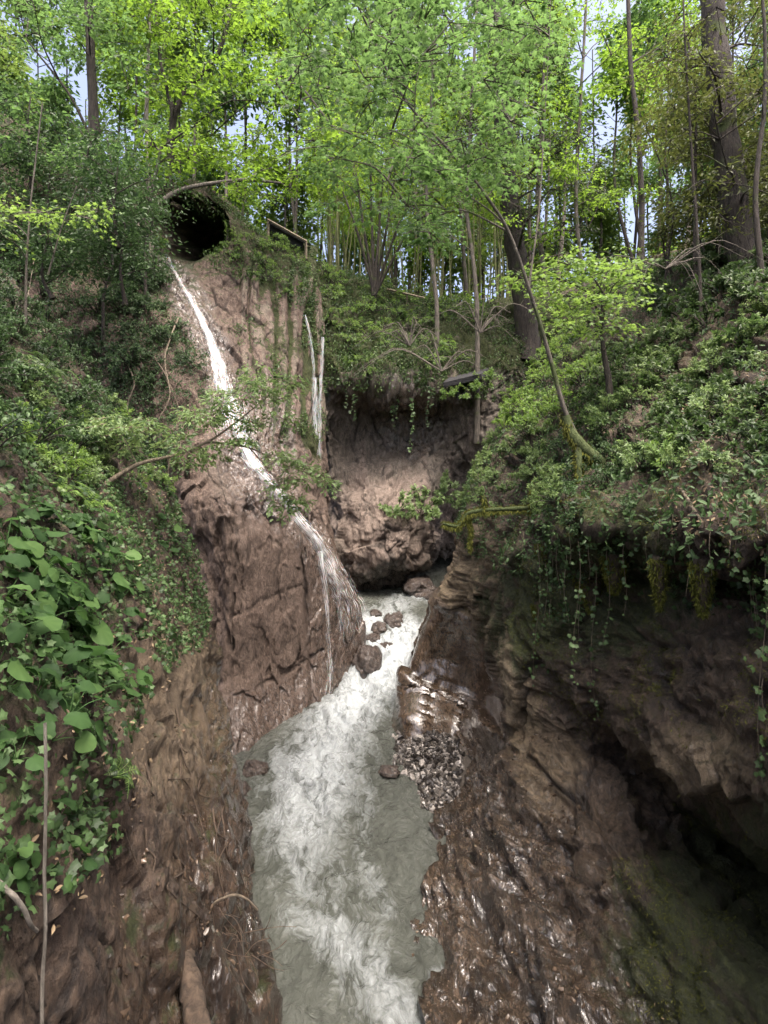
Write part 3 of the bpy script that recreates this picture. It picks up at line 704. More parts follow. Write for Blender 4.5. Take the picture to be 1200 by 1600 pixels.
def tree(name, label, cat, trunks, cents, R, nleaf, size, tpl, lmat, bmat, limbs=7, droop=.18, flat=.12, group=None, twigs=False, limb_r=.05, tilt=.25, wide=1.0, sides=9, drop=True):
    if drop:
        a = np.asarray(trunks[0][0][0], float); zs = []
        for s_ in SURF:
            h = s_.bvh.ray_cast(Vector((a[0], a[1], a[2] + 2.5)), Vector((0, 0, -1)))
            if h[0] is not None: zs.append(h[0][2])
        if zs and a[2] - max(zs) < 9:
            z = max(zs) - .25 - 2.2 * trunks[0][1]
            trunks[0] = ([np.array([a[0], a[1], z])] + list(trunks[0][0][(0 if z < a[2] - .6 else 1):]),) + tuple(trunks[0][1:])
    base = np.asarray(trunks[0][0][0], float)
    root = thing(name, label, cat, tuple(base), group)
    tb = Bag(); pts = []
    for path, r0, r1 in trunks:
        p = smooth_path(path, max(8, 6 * len(path))); q = p + .22 * r0 * np.stack([fbm(p * 1.1, 3, 5), fbm(p * 1.1, 3, 9), 0 * p[:, 0]], -1)
        k = np.linspace(0, 1, len(q)); rad = r0 + (r1 - r0) * k ** .8; rad = rad * (1 + .35 * np.exp(-k * 14))
        tb.tube(q - base, rad, sides); pts.append(q)
    T = np.concatenate(pts)
    cb = Bag(); cents = np.asarray(cents, float)
    if len(cents):
        def attach(c, Tp):
            v = c - Tp; h = np.hypot(v[:, 0], v[:, 1]); cost = np.linalg.norm(v, axis=1) + 1.6 * np.maximum(0, Tp[:, 2] - c[2] + .3 * h)
            return Tp[np.argmin(cost)]
        L = min(limbs, len(cents)); order = rng.permutation(len(cents)); LP = [T]
        for j, i in enumerate(order):
            c = cents[i]; Tp = np.concatenate(LP); a = attach(c, Tp)
            v = c - a; m = a + v * .5 + np.array([0, 0, .10 * np.linalg.norm(v)]) + rnd(1)[0] * .06 * np.linalg.norm(v)
            pp = smooth_path([a, m, c], 9); r0 = limb_r if j < L else limb_r * .45
            tb.tube(pp - base, np.linspace(r0, r0 * .25, 9), 5 if j < L else 4)
            if j < L or j % 2: LP.append(pp[2:])
        Rs = np.broadcast_to(R, (len(cents),))
        for c, r in zip(cents, Rs):
            spray(cb, c - base, r * (.75 + .5 * rng.random()), nleaf, size, tpl, droop, flat, tb if twigs else None, tilt, wide=wide)
        cb.build('crown', lmat, root, smooth=False)
    tb.build('trunk', bmat, root)
    return root

def region(poly, n, Y0, Y1, holes=()):
    poly = np.asarray(poly, float); lo, hi = poly.min(0), poly.max(0); out = []
    while len(out) < n:
        q = lo + rng.random(2) * (hi - lo)
        if inpoly(q[0], q[1], poly) and not any(((q[0] - h[0]) / h[2]) ** 2 + ((q[1] - h[1]) / h[3]) ** 2 < 1 for h in holes):
            out.append(P(q[0], q[1], Y0 + (Y1 - Y0) * rng.random()))
    return np.array(out)

def pz(*a): return [P(*q) for q in a]
# open windows to the sky in the canopy: (px, py, rx, ry)
HOLES = [(915, 100, 32, 60), (955, 185, 26, 50), (992, 345, 32, 66), (60, 105, 34, 34), (120, 120, 30, 30), (130, 170, 26, 30), (462, 232, 20, 40), (728, 78, 26, 26), (18, 30, 14, 24), (366, 192, 14, 18), (1010, 235, 18, 30)]

# ---------------- far trees on the plateau and beyond the hills
far_labels = [('tall bright green tree on the plateau far behind the bamboo grove', 'bright'), ('slender yellow green tree far behind the back cliff', 'far'), ('mid green leafy tree deep in the wood above the gorge', 'maple')]
cells = []
for row, (pyc, Y, n, Rm) in enumerate([(70, 62, 19, 3.6), (170, 54, 19, 3.3), (270, 50, 19, 3.0), (370, 48, 18, 2.7), (-10, 46, 15, 3.2), (430, 56, 18, 3.2), (330, 64, 18, 3.8), (130, 44, 16, 2.6), (230, 66, 18, 3.9)]):
    for k in range(n):
        px_ = -120 + 1440 * (k + .5 + .35 * rng.normal()) / n
        cells.append((px_, pyc + rng.normal() * 28, Y + rng.normal() * 3, Rm * (.85 + .3 * rng.random())))
for i, (px_, py_, Y, Rm) in enumerate(cells):
    rp = Rm / Y * F
    cents = []
    for _ in range(90):
        u = nrm(rnd(1))[0] * (rng.random() ** .5) * Rm * np.array([1, 1, 1.25]); c = P(px_, py_, Y) + u
        qx, qy = proj(c)
        if not any(((qx - h[0]) / (h[2] + 6)) ** 2 + ((qy - h[1]) / (h[3] + 6)) ** 2 < 1 - .5 * rng.random() for h in HOLES): cents.append(c)
    if len(cents) < 12: continue
    cents = cents[:38]
    c0 = P(px_, py_, Y); gz = 8.6 + .05 * (Y - 30) + .55 * max(0, -c0[0] - 13) + .28 * max(0, c0[0] - 8)
    if c0[2] - gz < 3: c0[2] = gz + 3
    lab, mk = far_labels[i % 3]
    tr = [(c0[0] + rng.normal() * .8, Y, gz - .3), (c0[0] + rng.normal() * .3, Y, gz + (c0[2] - gz) * .5), (c0[0], Y, c0[2] + Rm * .8)]
    tree('forest_tree', lab, 'tree', [(tr, .16 + .07 * rng.random(), .05)], cents, 1.15, 46, .44, 'diamond', LM[mk], BM['grey' if i % 2 else 'dark'], limbs=5, limb_r=.06, group='trees of the wood above the gorge', sides=6, flat=.28, drop=False)

# ---------------- bamboo grove on the plateau
def bamboo(v):
    root = thing('bamboo', 'slender green bamboo culm in the grove above the back cliff', 'bamboo', (0, 0, -50), 'bamboo culms above the back cliff')
    H = 13.0; b = Bag(); n = 46; z = np.linspace(0, H, n); lean = rng.normal(size=2) * .5
    p = np.stack([lean[0] * (z / H) ** 2 + .06 * np.sin(z * .7 + v), lean[1] * (z / H) ** 2 + .05 * np.cos(z * .6 + v), z], -1)
    r = .052 * (1 - .75 * (z / H) ** 1.5) * (1 + .14 * (np.arange(n) % 3 == 0))
    b.tube(p, r, 7); cb = Bag()
    for k in range(22):
        zz = H * (.48 + .52 * rng.random()); a = rng.random() * 6.28; l = .5 + .7 * rng.random()
        s = np.array([np.interp(zz, z, p[:, 0]), np.interp(zz, z, p[:, 1]), zz]); e = s + np.array([math.cos(a) * l, math.sin(a) * l, .35 * l])
        b.tube([s, (s + e) / 2 + np.array([0, 0, .1]), e], [.012, .008, .004], 3)
        m = 26; q = s + (e - s) * (.35 + .75 * rng.random((m, 1))) + rnd(m) * .16
        add_leaves(cb, q, np.stack([np.full(m, math.cos(a)), np.full(m, math.sin(a)), np.full(m, -.5)], -1) + rnd(m) * .5, UP + rnd(m) * .4, .20 * (.7 + .6 * rng.random(m)), 'slim', wide=1.3)
    b.build('culm', BM['bamboo'], root); cb.build('leaf_canopy', LM['bright'], root, smooth=False)
    return root
bproto = [bamboo(k) for k in range(4)]
for k in range(92):
    px_ = 490 + 330 * rng.random(); Y = 33.5 + 13 * rng.random() ** 1.3
    x = (px_ - 600) / F * Y; z = 8.6 + .05 * (Y - 30) - .3 + .28 * max(0, x - 8)
    loc = (x, Y, z); rot = (rng.normal() * .05, rng.normal() * .05, rng.random() * 6.28); sc = .75 + .35 * rng.random()
    if k < 4:
        o = bproto[k]; o.location = loc; o.rotation_euler = rot; o.scale = (sc,) * 3
    else: copy_thing(bproto[k % 4], loc, rot, sc)

# ---------------- individual trees the photograph shows
b0, _ = hit(812, 445, [PL, B], P(812, 445, 31)); Yt = 30.5
tree('old_conifer', 'massive dark conifer trunk rising right of the bamboo grove', 'tree',
     [(pz((822, 500, Yt), (812, 430, Yt), (797, 330, Yt), (785, 200, Yt), (775, 60, Yt), (770, -120, Yt)), .62, .42)],
     np.concatenate([region([(690, 60), (860, 60), (960, 250), (930, 400), (830, 400), (720, 300)], 95, 27, 32.5, HOLES)]), .95, 70, .20, 'slim', LM['dark'], BM['dark'], limbs=14, droop=.5, limb_r=.09, wide=1.5, twigs=True)
tree('right_conifer', 'thick dark trunk with drooping olive boughs at the upper right', 'tree',
     [(pz((1165, 420, 15.5), (1150, 330, 15.5), (1135, 220, 15.5), (1122, 110, 15.5), (1112, 0, 15.5), (1100, -160, 15.5)), .42, .27)],
     region([(1010, 60), (1230, -60), (1260, 330), (1170, 360), (1080, 350), (1040, 250)], 84, 13, 18.5, HOLES), .75, 75, .14, 'slim', LM['olive'], BM['dark'], limbs=14, droop=.6, limb_r=.05, wide=1.4, twigs=True)
bz, _ = hit(938, 722, [R], P(938, 722, 11.5)); by = bz[1]
arch = [bz, P(905, 690, by - .1), P(882, 640, by - .1), P(855, 545, by - .2), P(826, 450, by - .4), P(790, 352, by - .6), P(725, 262, by - .8), P(640, 165, by - 1.0), P(590, 80, by - 1.1), P(560, -40, by - 1.1)]
arch2 = [P(790, 352, by - .6), P(760, 325, by - .7), P(700, 285, by - .9), P(650, 235, by - 1.0), P(600, 215, by - 1.2), P(520, 200, by - 1.3)]
arch3 = [P(826, 450, by - .4), P(842, 330, by - .2), P(850, 200, by), P(858, 60, by), P(862, -60, by)]
tree('leaning_maple', 'thin mossy leaning maple arching from the right bank over the gorge', 'tree',
     [(arch, .062, .012), (arch2, .018, .007), (arch3, .02, .008)],
     region([(440, -60), (880, -60), (850, 130), (790, 300), (720, 385), (600, 380), (510, 330), (440, 200)], 150, by - 3.2, by + 3.0, HOLES), .66, 66, .13, 'maple', LM['maple'], BM['grey'], limbs=16, limb_r=.024, twigs=True, flat=.10)
tree('canopy_beech', 'sunlit yellow green tree with dark forked trunk left of centre', 'tree',
     [(pz((264, 310, 28), (266, 250, 28), (272, 180, 28), (300, 130, 28), (345, 75, 28), (372, -60, 28)), .24, .10), (pz((272, 180, 28), (250, 90, 28), (240, -60, 28)), .12, .06)],
     region([(180, -60), (500, -60), (530, 190), (470, 285), (330, 265), (240, 290), (170, 180)], 135, 23.5, 30, HOLES), 1.15, 62, .24, 'diamond', LM['bright'], BM['dark'], limbs=16, limb_r=.05, twigs=True, wide=1.2)
tree('hillside_beech', 'dark trunk with sparse crown and sky gaps on the left hilltop', 'tree',
     [(pz((165, 330, 24), (152, 240, 24), (143, 120, 24), (135, -60, 24)), .26, .16), (pz((152, 240, 24), (110, 150, 23.5), (40, 60, 23.5)), .08, .03)],
     region([(-40, -60), (230, -60), (230, 250), (130, 280), (0, 290), (-40, 200)], 95, 20.5, 26, HOLES), 1.0, 56, .21, 'diamond', LM['maple'], BM['dark'], limbs=12, limb_r=.04, twigs=True, wide=1.2)
tree('pale_birch', 'pale thin birch trunk standing in the sunlit leaves at left', 'tree',
     [(pz((236, 330, 25), (229, 200, 25), (231, 100, 25), (236, -40, 25)), .11, .07)], region([(190, -40), (300, -40), (290, 60), (200, 60)], 10, 24, 26), .8, 40, .22, 'diamond', LM['bright'], BM['pale'], limbs=6)
c1, _ = hit(190, 415, [Sl, L], P(190, 415, 20)); cy = c1[1]
tree('curved_alder', 'pale trunk bending in a long arch over the cave', 'tree',
     [([c1, P(205, 380, cy), P(228, 340, cy + .2), P(268, 303, cy + .5), P(320, 288, cy + .8), P(385, 281, cy + 1.2), P(440, 286, cy + 1.6)], .20, .045), (pz((385, 281, cy + 1.2), (405, 268, cy + 1.3), (425, 262, cy + 1.3)), .035, .015)],
     region([(320, 285), (470, 270), (450, 325), (400, 335), (340, 320)], 16, cy + .4, cy + 2), .62, 46, .15, 'diamond', LM['bright'], BM['grey'], limbs=6, limb_r=.025, twigs=True)
tree('dark_sapling', 'short dark trunk beside the arching pale trunk', 'tree',
     [(pz((200, 425, cy - .2), (214, 385, cy - .2), (228, 345, cy), (240, 290, cy), (252, 230, cy)), .17, .06)], region([(200, 200), (310, 200), (300, 270), (220, 280)], 12, cy - .5, cy + 1), .7, 44, .17, 'diamond', LM['bright'], BM['dark'], limbs=5)
s1, _ = hit(138, 400, [L, Sl], P(138, 400, 15)); sy = s1[1]
tree('hillside_sapling', 'dark slanting sapling forked on the left slope', 'tree',
     [([s1, P(165, 330, sy), P(190, 270, sy), P(222, 218, sy)], .075, .02), (pz((165, 330, sy), (175, 290, sy), (205, 262, sy)), .03, .012)],
     region([(120, 180), (260, 190), (240, 300), (150, 330)], 14, sy - 1, sy + 1), .55, 40, .12, 'diamond', LM['maple'], BM['dark'], limbs=5, limb_r=.016, twigs=True)
s2, _ = hit(40, 470, [L], P(40, 470, 12)); sy = s2[1]
tree('hillside_sapling', 'thin pale sapling with level green sprays at the left edge', 'tree',
     [([s2, P(42, 400, sy), P(50, 300, sy), P(66, 160, sy)], .035, .012), ([P(75, 430, sy), P(95, 360, sy), P(120, 290, sy)], .02, .008)],
     region([(-30, 300), (150, 310), (160, 350), (60, 380), (-30, 370)], 14, sy - 1.2, sy + 1.2), .5, 40, .10, 'maple', LM['fresh'], BM['grey'], limbs=6, limb_r=.014, twigs=True, flat=.06)
t7, _ = hit(952, 630, [R], P(952, 630, 16)); ty = t7[1]
tree('young_maple', 'young maple with level fresh green layers on the right slope', 'tree',
     [([t7, P(950, 590, ty), P(942, 540, ty), P(942, 470, ty), P(948, 420, ty)], .10, .025), ([P(942, 500, ty), P(915, 455, ty), P(860, 430, ty)], .035, .012)],
     region([(790, 420), (860, 392), (960, 395), (1020, 440), (975, 510), (900, 530), (810, 500)], 46, ty - 1.6, ty + 1.2), .75, 60, .12, 'maple', LM['fresh'], BM['dark'], limbs=10, limb_r=.022, twigs=True, flat=.05, tilt=.15)
tree('ridge_tree', 'dark ivy covered stem beside the bright sky gap at right', 'tree',
     [(pz((1000, 430, 24), (1003, 330, 24), (997, 210, 24), (985, 100, 24), (980, -60, 24)), .15, .08)],
     np.concatenate([region([(985, 200), (1020, 200), (1018, 330), (990, 330)], 8, 23.5, 24.5), region([(1000, -40), (1090, -40), (1090, 110), (1010, 110)], 18, 23, 26, HOLES)]), .7, 50, .18, 'diamond', LM['bright'], BM['dark'], limbs=8, twigs=True)
for pts, r in (([(1095, 470, 14), (1088, 340, 14), (1078, 200, 14), (1070, 60, 14), (1066, -60, 14)], .05), ([(1040, 430, 18), (1052, 330, 18), (1030, 250, 18), (1000, 180, 18)], .045), ([(1190, 430, 13), (1180, 300, 13), (1196, 150, 13), (1190, -40, 13)], .09)):
    tree('thin_tree', {.05: 'thin bare dark stem left of the thick upper right trunk', .045: 'crooked thin stem reaching over the ridge at right', .09: 'dark straight stem at the upper right edge'}[r], 'tree', [(pz(*pts), r, r * .35)], region([(pts[-2][0] - 40, 20), (pts[-2][0] + 40, 20), (pts[-2][0] + 40, 180), (pts[-2][0] - 40, 180)], 7, pts[0][2] - .6, pts[0][2] + .6, HOLES), .5, 34, .11, 'diamond', LM['olive'], BM['dark'], limbs=4, limb_r=.015, twigs=True)
for k, (a, b_) in enumerate(((845, 120), (905, 60), (672, 60), (735, 100))):
    tree('slim_tree', ['slim grey tree just right of the massive conifer', 'slim dark tree with fine leaves near the sky gap', 'slim tree among the bamboo culms left of the conifer', 'slim tree close to the left of the conifer trunk'][k], 'tree',
         [(pz((a + 10, 470, 28), (a - 5, 330, 28), (a, 200, 28), (a + 14, -60, 28)), .13, .06)], region([(a - 90, -40), (a + 90, -40), (a + 85, 300), (a - 85, 400)], 52, 26, 30, HOLES), .85, 52, .2, 'diamond', LM['bright' if k < 2 else 'maple'], BM['grey'], limbs=8, limb_r=.035, twigs=True)
# clump of stems leaning out of one stool
cl = P(585, 462, 31.0)
st = []
for k, (dx, py_) in enumerate(((-38, 300), (-22, 270), (-5, 250), (10, 280), (26, 260), (48, 300), (75, 330))):
    st.append(([cl, P(585 + dx * .35, 410, 31), P(585 + dx * .8, 350, 31 + rng.normal() * .3), P(585 + dx * 1.3, py_, 31 + rng.normal() * .5)], .13 - .008 * k, .05))
tree('hazel_clump', 'dark clump of stems fanning up from one stool above the back cliff', 'tree', st, region([(500, 160), (690, 160), (690, 300), (520, 300)], 34, 29, 33), .95, 46, .22, 'diamond', LM['bright'], BM['dark'], limbs=10, limb_r=.035, twigs=True)

# unseen trees added above the frame to shade the near walls and water
for bx, by_, lab, cpts in ((7.5, -1.0, 'unseen tree added on the right bank to shade the near walls', [(6, 0, 8), (3.5, 1, 7.5), (4.5, 3.5, 8.5), (2, -1, 8)]), (-6.5, -1.5, 'unseen tree added on the left bank to shade the near walls', [(-5, 0, 8.5), (-3, 2, 8), (-2, -1, 8.5), (-4.5, 4, 9.5)])):
    cs_ = np.concatenate([np.array(c_) + nrm(rnd(16)) * rng.random((16, 1)) ** .4 * np.array([2.0, 2.0, .8]) for c_ in cpts])
    tree('added_shade_tree', lab, 'tree', [([(bx, by_, 1.0), (bx, by_, 4), (bx * .9, by_ + .2, 7.5), (bx * .85, by_ + .3, 10)], .22, .09)], cs_, .8, 85, .15, 'diamond', LM['maple'], BM['dark'], limbs=9, limb_r=.04)
# branch over the foreground of the waterfall
q0, _ = hit(150, 735, [L], P(150, 735, 10)); fy = q0[1]
br = [q0, P(215, 726, fy + .5), P(270, 712, fy + .9), P(325, 690, fy + 1.2), P(375, 655, fy + 1.4), P(430, 608, fy + 1.6)]
br2 = [P(325, 690, fy + 1.2), P(390, 700, fy + 1.5), P(450, 728, fy + 1.7), P(505, 748, fy + 1.8)]
br3 = [P(390, 700, fy + 1.5), P(425, 740, fy + 1.6), P(455, 785, fy + 1.7)]
cs = [(100, 690), (135, 665), (170, 660), (205, 675), (240, 665), (268, 690), (300, 648), (330, 660), (350, 635), (385, 615), (412, 605), (445, 602), (440, 632), (402, 655), (372, 690), (425, 715), (455, 722), (482, 735), (503, 742), (440, 762), (468, 782), (448, 790), (330, 705), (295, 715), (190, 700), (150, 690), (400, 590), (345, 612)]
tree('foreground_branch', 'leafy branch reaching out from the left bank across the waterfall', 'branch', [(br, .05, .012), (br2, .026, .008), (br3, .016, .006)],
     [P(a + rng.normal() * 7, b + rng.normal() * 7, fy + np.interp(a, [100, 500], [0, 1.8]) + rng.normal() * .3) for a, b in cs + cs], .40, 90, .115, 'oval', LM['pale'], BM['twig'], limbs=10, limb_r=.012, twigs=True, flat=.12, tilt=.3)

# ---------------- ground cover (nobody could count it)
def cover(name, label, surf, poly, n, size, tpl, mat, wt=None, lift=.04, visible=False, droop=.2, kind='stuff', cat='ground cover', tint=None):
    p, q = surf.sample(n, poly, wt, visible)
    if len(p) == 0: return
    m = len(p); up = q + UP * .5 + rnd(m) * .42; d = rnd(m) + UP * -droop + q * .2
    b = Bag(); t = np.clip(.5 + .45 * fbm(p * 1.3, 3, 44) + rnd(m, 1)[:, 0] * .2, 0, 1)
    add_leaves(b, p + q * (lift * (.3 + 1.4 * rng.random((m, 1)))) + rnd(m) * .03, d, up, size * (.55 + .8 * rng.random(m)), tpl, t)
    tag(b.build(name, LM[mat] if isinstance(mat, str) else mat, None, smooth=False), label, cat, kind=kind)
def patchy(sc, th, s): return lambda S_: sstep(th - .15, th + .2, fbm(S_.pos * sc, 4, s))
LP_ = [(-60, 560), (240, 600), (330, 760), (335, 900), (315, 1010), (235, 1060), (190, 1180), (170, 1330), (90, 1400), (-60, 1480)]
cover('ivy_ground_cover', 'small ivy leaves carpeting the near left bank', L, LP_, 17000, .062, 'ivy', 'ivy', patchy(.9, -.3, 3), lift=.06)
cover('ivy_ground_cover', 'creeping leaves on the left slope beside the waterfall', Sl, [(-120, 250), (150, 200), (250, 420), (300, 620), (300, 745), (150, 760), (-120, 700)], 22000, .105, 'oval', 'ivy', patchy(.45, -.35, 4), lift=.12)
cover('ivy_ground_cover', 'leafy creepers hanging on the dark rock left of the upper waterfall', Sl, [(60, 380), (215, 400), (262, 470), (318, 560), (325, 640), (270, 730), (100, 700)], 12000, .10, 'oval', 'ivy', patchy(.8, -.15, 31), lift=.2, droop=.7)
cover('upper_bank_ground_cover', 'dark creeping leaves on the upper left bank', L, [(-300, 200), (60, 300), (200, 560), (200, 720), (-300, 700)], 12000, .085, 'oval', 'ivy', patchy(.6, -.2, 6), lift=.10)
cover('cliff_top_ground_cover', 'trailing leaves covering the top of the back cliff', B, [(440, 400), (830, 440), (830, 640), (700, 600), (560, 590), (500, 520)], 11000, .13, 'diamond', 'laurel', patchy(.35, -.12, 9), lift=.25, droop=.8)
cover('cliff_top_ground_cover', 'grassy leaves around the cave above the fluted cliff', Sl, [(240, 270), (470, 330), (520, 480), (500, 560), (450, 470), (370, 440), (330, 420), (290, 320)], 7000, .13, 'diamond', 'laurel', patchy(.4, -.1, 10), lift=.2, droop=.6)
RP_ = [(690, 780), (700, 680), (800, 560), (960, 430), (1260, 330), (1260, 870), (1000, 850), (860, 860), (800, 900), (730, 860)]
cover('slope_ground_cover', 'ivy and low leaves covering the right slope', R, RP_, 42000, .095, 'oval', 'ivy', patchy(.6, -.42, 12), lift=.09)
cover('cliff_top_ground_cover', 'creepers drooping over the lip of the back overhang', B, [(505, 520), (770, 560), (770, 625), (690, 615), (600, 608), (520, 598)], 5000, .13, 'oval', 'laurel', patchy(.5, -.3, 19), lift=.3, droop=1.2)
cover('cliff_ground_cover', 'sparse plants clinging to the fluted cliff beside the waterfall', Sl, [(335, 390), (505, 420), (505, 690), (400, 700), (360, 560)], 3800, .12, 'diamond', 'laurel', patchy(.7, .22, 37), lift=.15, droop=.8)
cover('ivy_ground_cover', 'ivy leaves on the overhanging right ledge', R, [(830, 720), (1260, 700), (1260, 1000), (1000, 930), (870, 980), (830, 900)], 2600, .07, 'ivy', 'ivy', patchy(.8, -.1, 14), lift=.06)
cover('plateau_undergrowth', 'undergrowth on the plateau between the bamboo culms', PL, None, 16000, .30, 'diamond', 'bright', lambda S_: (S_.pos[:, 1] < 60) * (abs(S_.pos[:, 0]) < 28) * 1.0, lift=.5)
M_litter = plain_mat('dry_leaf_litter', (.06, .04, .022), (.26, .19, .11), .7)
cover('leaf_litter', 'dry brown leaves scattered on the bare edge of the left bank', L, [(150, 740), (330, 740), (340, 1000), (250, 1080), (220, 1260), (150, 1400), (20, 1500), (60, 1200)], 2600, .05, 'oval', M_litter, lift=.02, cat='leaf litter')
cover('leaf_litter', 'dry brown leaves caught on the right ledge and slope', R, [(1040, 640), (1220, 560), (1220, 880), (1040, 830)], 1800, .06, 'oval', M_litter, lift=.03, cat='leaf litter')

cover('moss_cushions', 'short moss fur on the damp right bank', R, [(690, 760), (1260, 700), (1260, 1640), (1010, 1640), (960, 1330), (900, 1180), (820, 1060), (760, 900)], 26000, .035, 'slim', 'moss', lambda S_: sstep(.0, .35, fbm(S_.pos * .8, 4, 51)) * (S_.nor[:, 2] > -.2), lift=.012, cat='moss')
M_scree = plain_mat('rock_chips', (.03, .02, .013), (.13, .09, .06), .35, 5.0)
def chips(name, label, surf, poly, n, s0, s1):
    p, q = surf.sample(n, poly, lambda S_: sstep(-.05, .3, fbm(S_.pos * 1.1, 4, 61)) * np.clip(S_.nor[:, 2] + .15, 0, 1)); b = Bag(); V0, F0 = TPL['rock']
    for a, c in zip(p, q):
        s_ = s0 + (s1 - s0) * rng.random() ** 3; o, _ = np.linalg.qr(rng.normal(size=(3, 3)))
        b.add((V0 * (1 + .3 * rng.normal(size=(len(V0), 1))) * np.array([1.3, .9, .6]) * s_) @ o + a + c * s_ * .3, F0, rng.random())
    tag(b.build(name, M_scree, None, smooth=False), label, 'rock debris', kind='stuff')
import bmesh as _bm
_b = _bm.new(); _bm.ops.create_icosphere(_b, subdivisions=1, radius=1); TPL['rock'] = (np.array([v.co[:] for v in _b.verts]), np.array([[v.index for v in f.verts] for f in _b.faces])); _b.free()
chips('rock_debris', 'small broken stones lodged on the right bank', R, [(640, 1150), (790, 1060), (900, 1180), (1050, 1640), (640, 1640)], 700, .008, .035)
chips('rock_debris', 'small broken stones lodged on the left bank', L, [(150, 1000), (330, 1000), (440, 1640), (0, 1640), (60, 1300)], 500, .008, .03)
cover('leaf_litter', 'fallen yellow and brown leaves stuck to the wet right rock', R, [(700, 1150), (860, 1100), (960, 1300), (1080, 1640), (720, 1640)], 260, .035, 'oval', M_litter, lift=.01, cat='leaf litter')
for k in range(26):          # dark understorey closing the wood on both hilltops
    lf = k % 2 == 0
    q = region([(-90, 130), (170, 200), (235, 330), (180, 420), (-90, 420)] if lf else [(1010, 300), (1060, 150), (1290, 60), (1290, 360), (1150, 400), (1030, 405)], 1, 17 if lf else 15, 24 if lf else 21)[0]
    cs_ = np.array([q + nrm(rnd(1))[0] * rng.random() ** .4 * np.array([1.5, 1.2, 1.3]) for _ in range(22)])
    cs_ = np.array([c_ for c_ in cs_ if not any(((proj(c_)[0] - h[0]) / h[2]) ** 2 + ((proj(c_)[1] - h[1]) / h[3]) ** 2 < 1 for h in HOLES)])
    if len(cs_) < 6: continue
    tree('understorey_tree', 'dark small tree in the thicket on the left hilltop' if lf else 'olive small tree in the thicket on the right crest', 'tree', [([q - UP * 1.6, q - UP * .5 + rnd(1)[0] * .2, q + UP * .9], .07, .025)], cs_, .75, 60, .15, 'diamond', LM['ivy' if lf else 'olive'], BM['dark'], limbs=6, limb_r=.025, group='thicket trees on the left hilltop' if lf else 'thicket trees on the right crest', sides=6, flat=.25)

# ---------------- shrubs
def shrub(name, R_, nst, per, size, tpl, mat, up=.9, wide=1.0, whorl=True):
    root = thing(name, 'x', 'shrub', (0, 0, -50)); sb, fb = Bag(), Bag()
    for k in range(nst):
        a = rng.random() * 6.28; el = .25 + 1.0 * rng.random(); l = R_ * (.6 + .5 * rng.random())
        e = np.array([math.cos(a) * math.cos(el), math.sin(a) * math.cos(el), math.sin(el) * up]) * l
        pp = smooth_path([(0, 0, -.1), e * .5 + np.array([0, 0, .10 * l]), e], 8)
        sb.tube(pp, np.linspace(.014, .004, 8) * (R_ / .6), 4)
        t = .35 + .65 * np.sqrt(rng.random(per)); i = t * 7
        q = np.stack([np.interp(i, np.arange(8), pp[:, c]) for c in range(3)], -1)
        dd = rnd(per); dd = dd - (dd @ nrm(e)) [:, None] * nrm(e) * .6; dd = nrm(dd) + nrm(e) * .7 - UP * .25
        add_leaves(fb, q + nrm(dd) * .01, dd, UP + rnd(per) * .35 + nrm(e) * .3, size * (.6 + .6 * rng.random(per)), tpl, np.clip(.42 + .35 * (t - .6) + rnd(per, 1)[:, 0] * .2 + rng.normal() * .1, 0, 1), wide)
    sb.build('stems', BM['dark'], root); fb.build('foliage', LM[mat], root, smooth=False)
    return root
SH = {
 'laurel': [shrub('laurel_shrub', .62, 15, 26, .125, 'oval', 'laurel') for _ in range(3)],
 'leafy': [shrub('leafy_shrub', .52, 16, 30, .075, 'oval', 'fresh') for _ in range(3)],
 'pale': [shrub('airy_shrub', .52, 18, 34, .085, 'oval', 'pale') for _ in range(2)],
 'dark': [shrub('evergreen_shrub', .60, 16, 32, .085, 'oval', 'ivy') for _ in range(2)],
 'spray': [shrub('spreading_shrub', .8, 14, 34, .09, 'slim', 'fresh', up=.5, wide=1.5) for _ in range(2)],
}
used = set()
def put(kind, p, n, sc, label, group=None, lean=.5):
    pr = SH[kind][int(rng.integers(len(SH[kind])))]
    v = Vector(nrm(UP * (1 - lean) + np.asarray(n) * lean)); e = v.to_track_quat('Z', 'Y')
    from mathutils import Quaternion
    e = (e @ Quaternion((0, 0, 1), rng.random() * 6.28)).to_euler()
    if pr.name not in used:
        used.add(pr.name); o = pr; o.location = p; o.rotation_euler = e; o.scale = (sc,) * 3; o['label'] = label
        if group: o['group'] = group
    else: o = copy_thing(pr, p, e, sc, label, group)
    return o
def shrubs(kind, surf, poly, n, s0, s1, label, group, mind=.25, lean=.5):
    p, q = surf.sample(n * 6, poly, None, True); kept = []
    for a, b in zip(p, q):
        if len(kept) >= n: break
        if all(np.linalg.norm(a - k) > mind for k in kept):
            kept.append(a); put(kind, a, b, s0 + (s1 - s0) * rng.random(), label, group, lean)
shrubs('laurel', R, [(1000, 440), (1220, 340), (1220, 560), (1010, 570)], 38, .8, 1.3, 'glossy long leaved laurel near the crest of the right slope', 'laurels on the right slope', .45)
shrubs('laurel', R, [(960, 560), (1220, 560), (1220, 730), (1000, 730), (900, 650)], 36, .6, 1.0, 'glossy laurel low on the right slope above the overhang', 'laurels on the right slope', .4)
shrubs('leafy', R, [(760, 540), (940, 500), (930, 640), (880, 680), (740, 680)], 44, .9, 1.5, 'small leaved shrub behind the leaning mossy maple', 'shrubs on the right slope', .4)
shrubs('pale', R, [(690, 690), (850, 670), (880, 790), (820, 830), (700, 800)], 30, .6, 1.1, 'pale leafy shrub at the brink left of the leaning maple', 'shrubs on the right slope', .3)
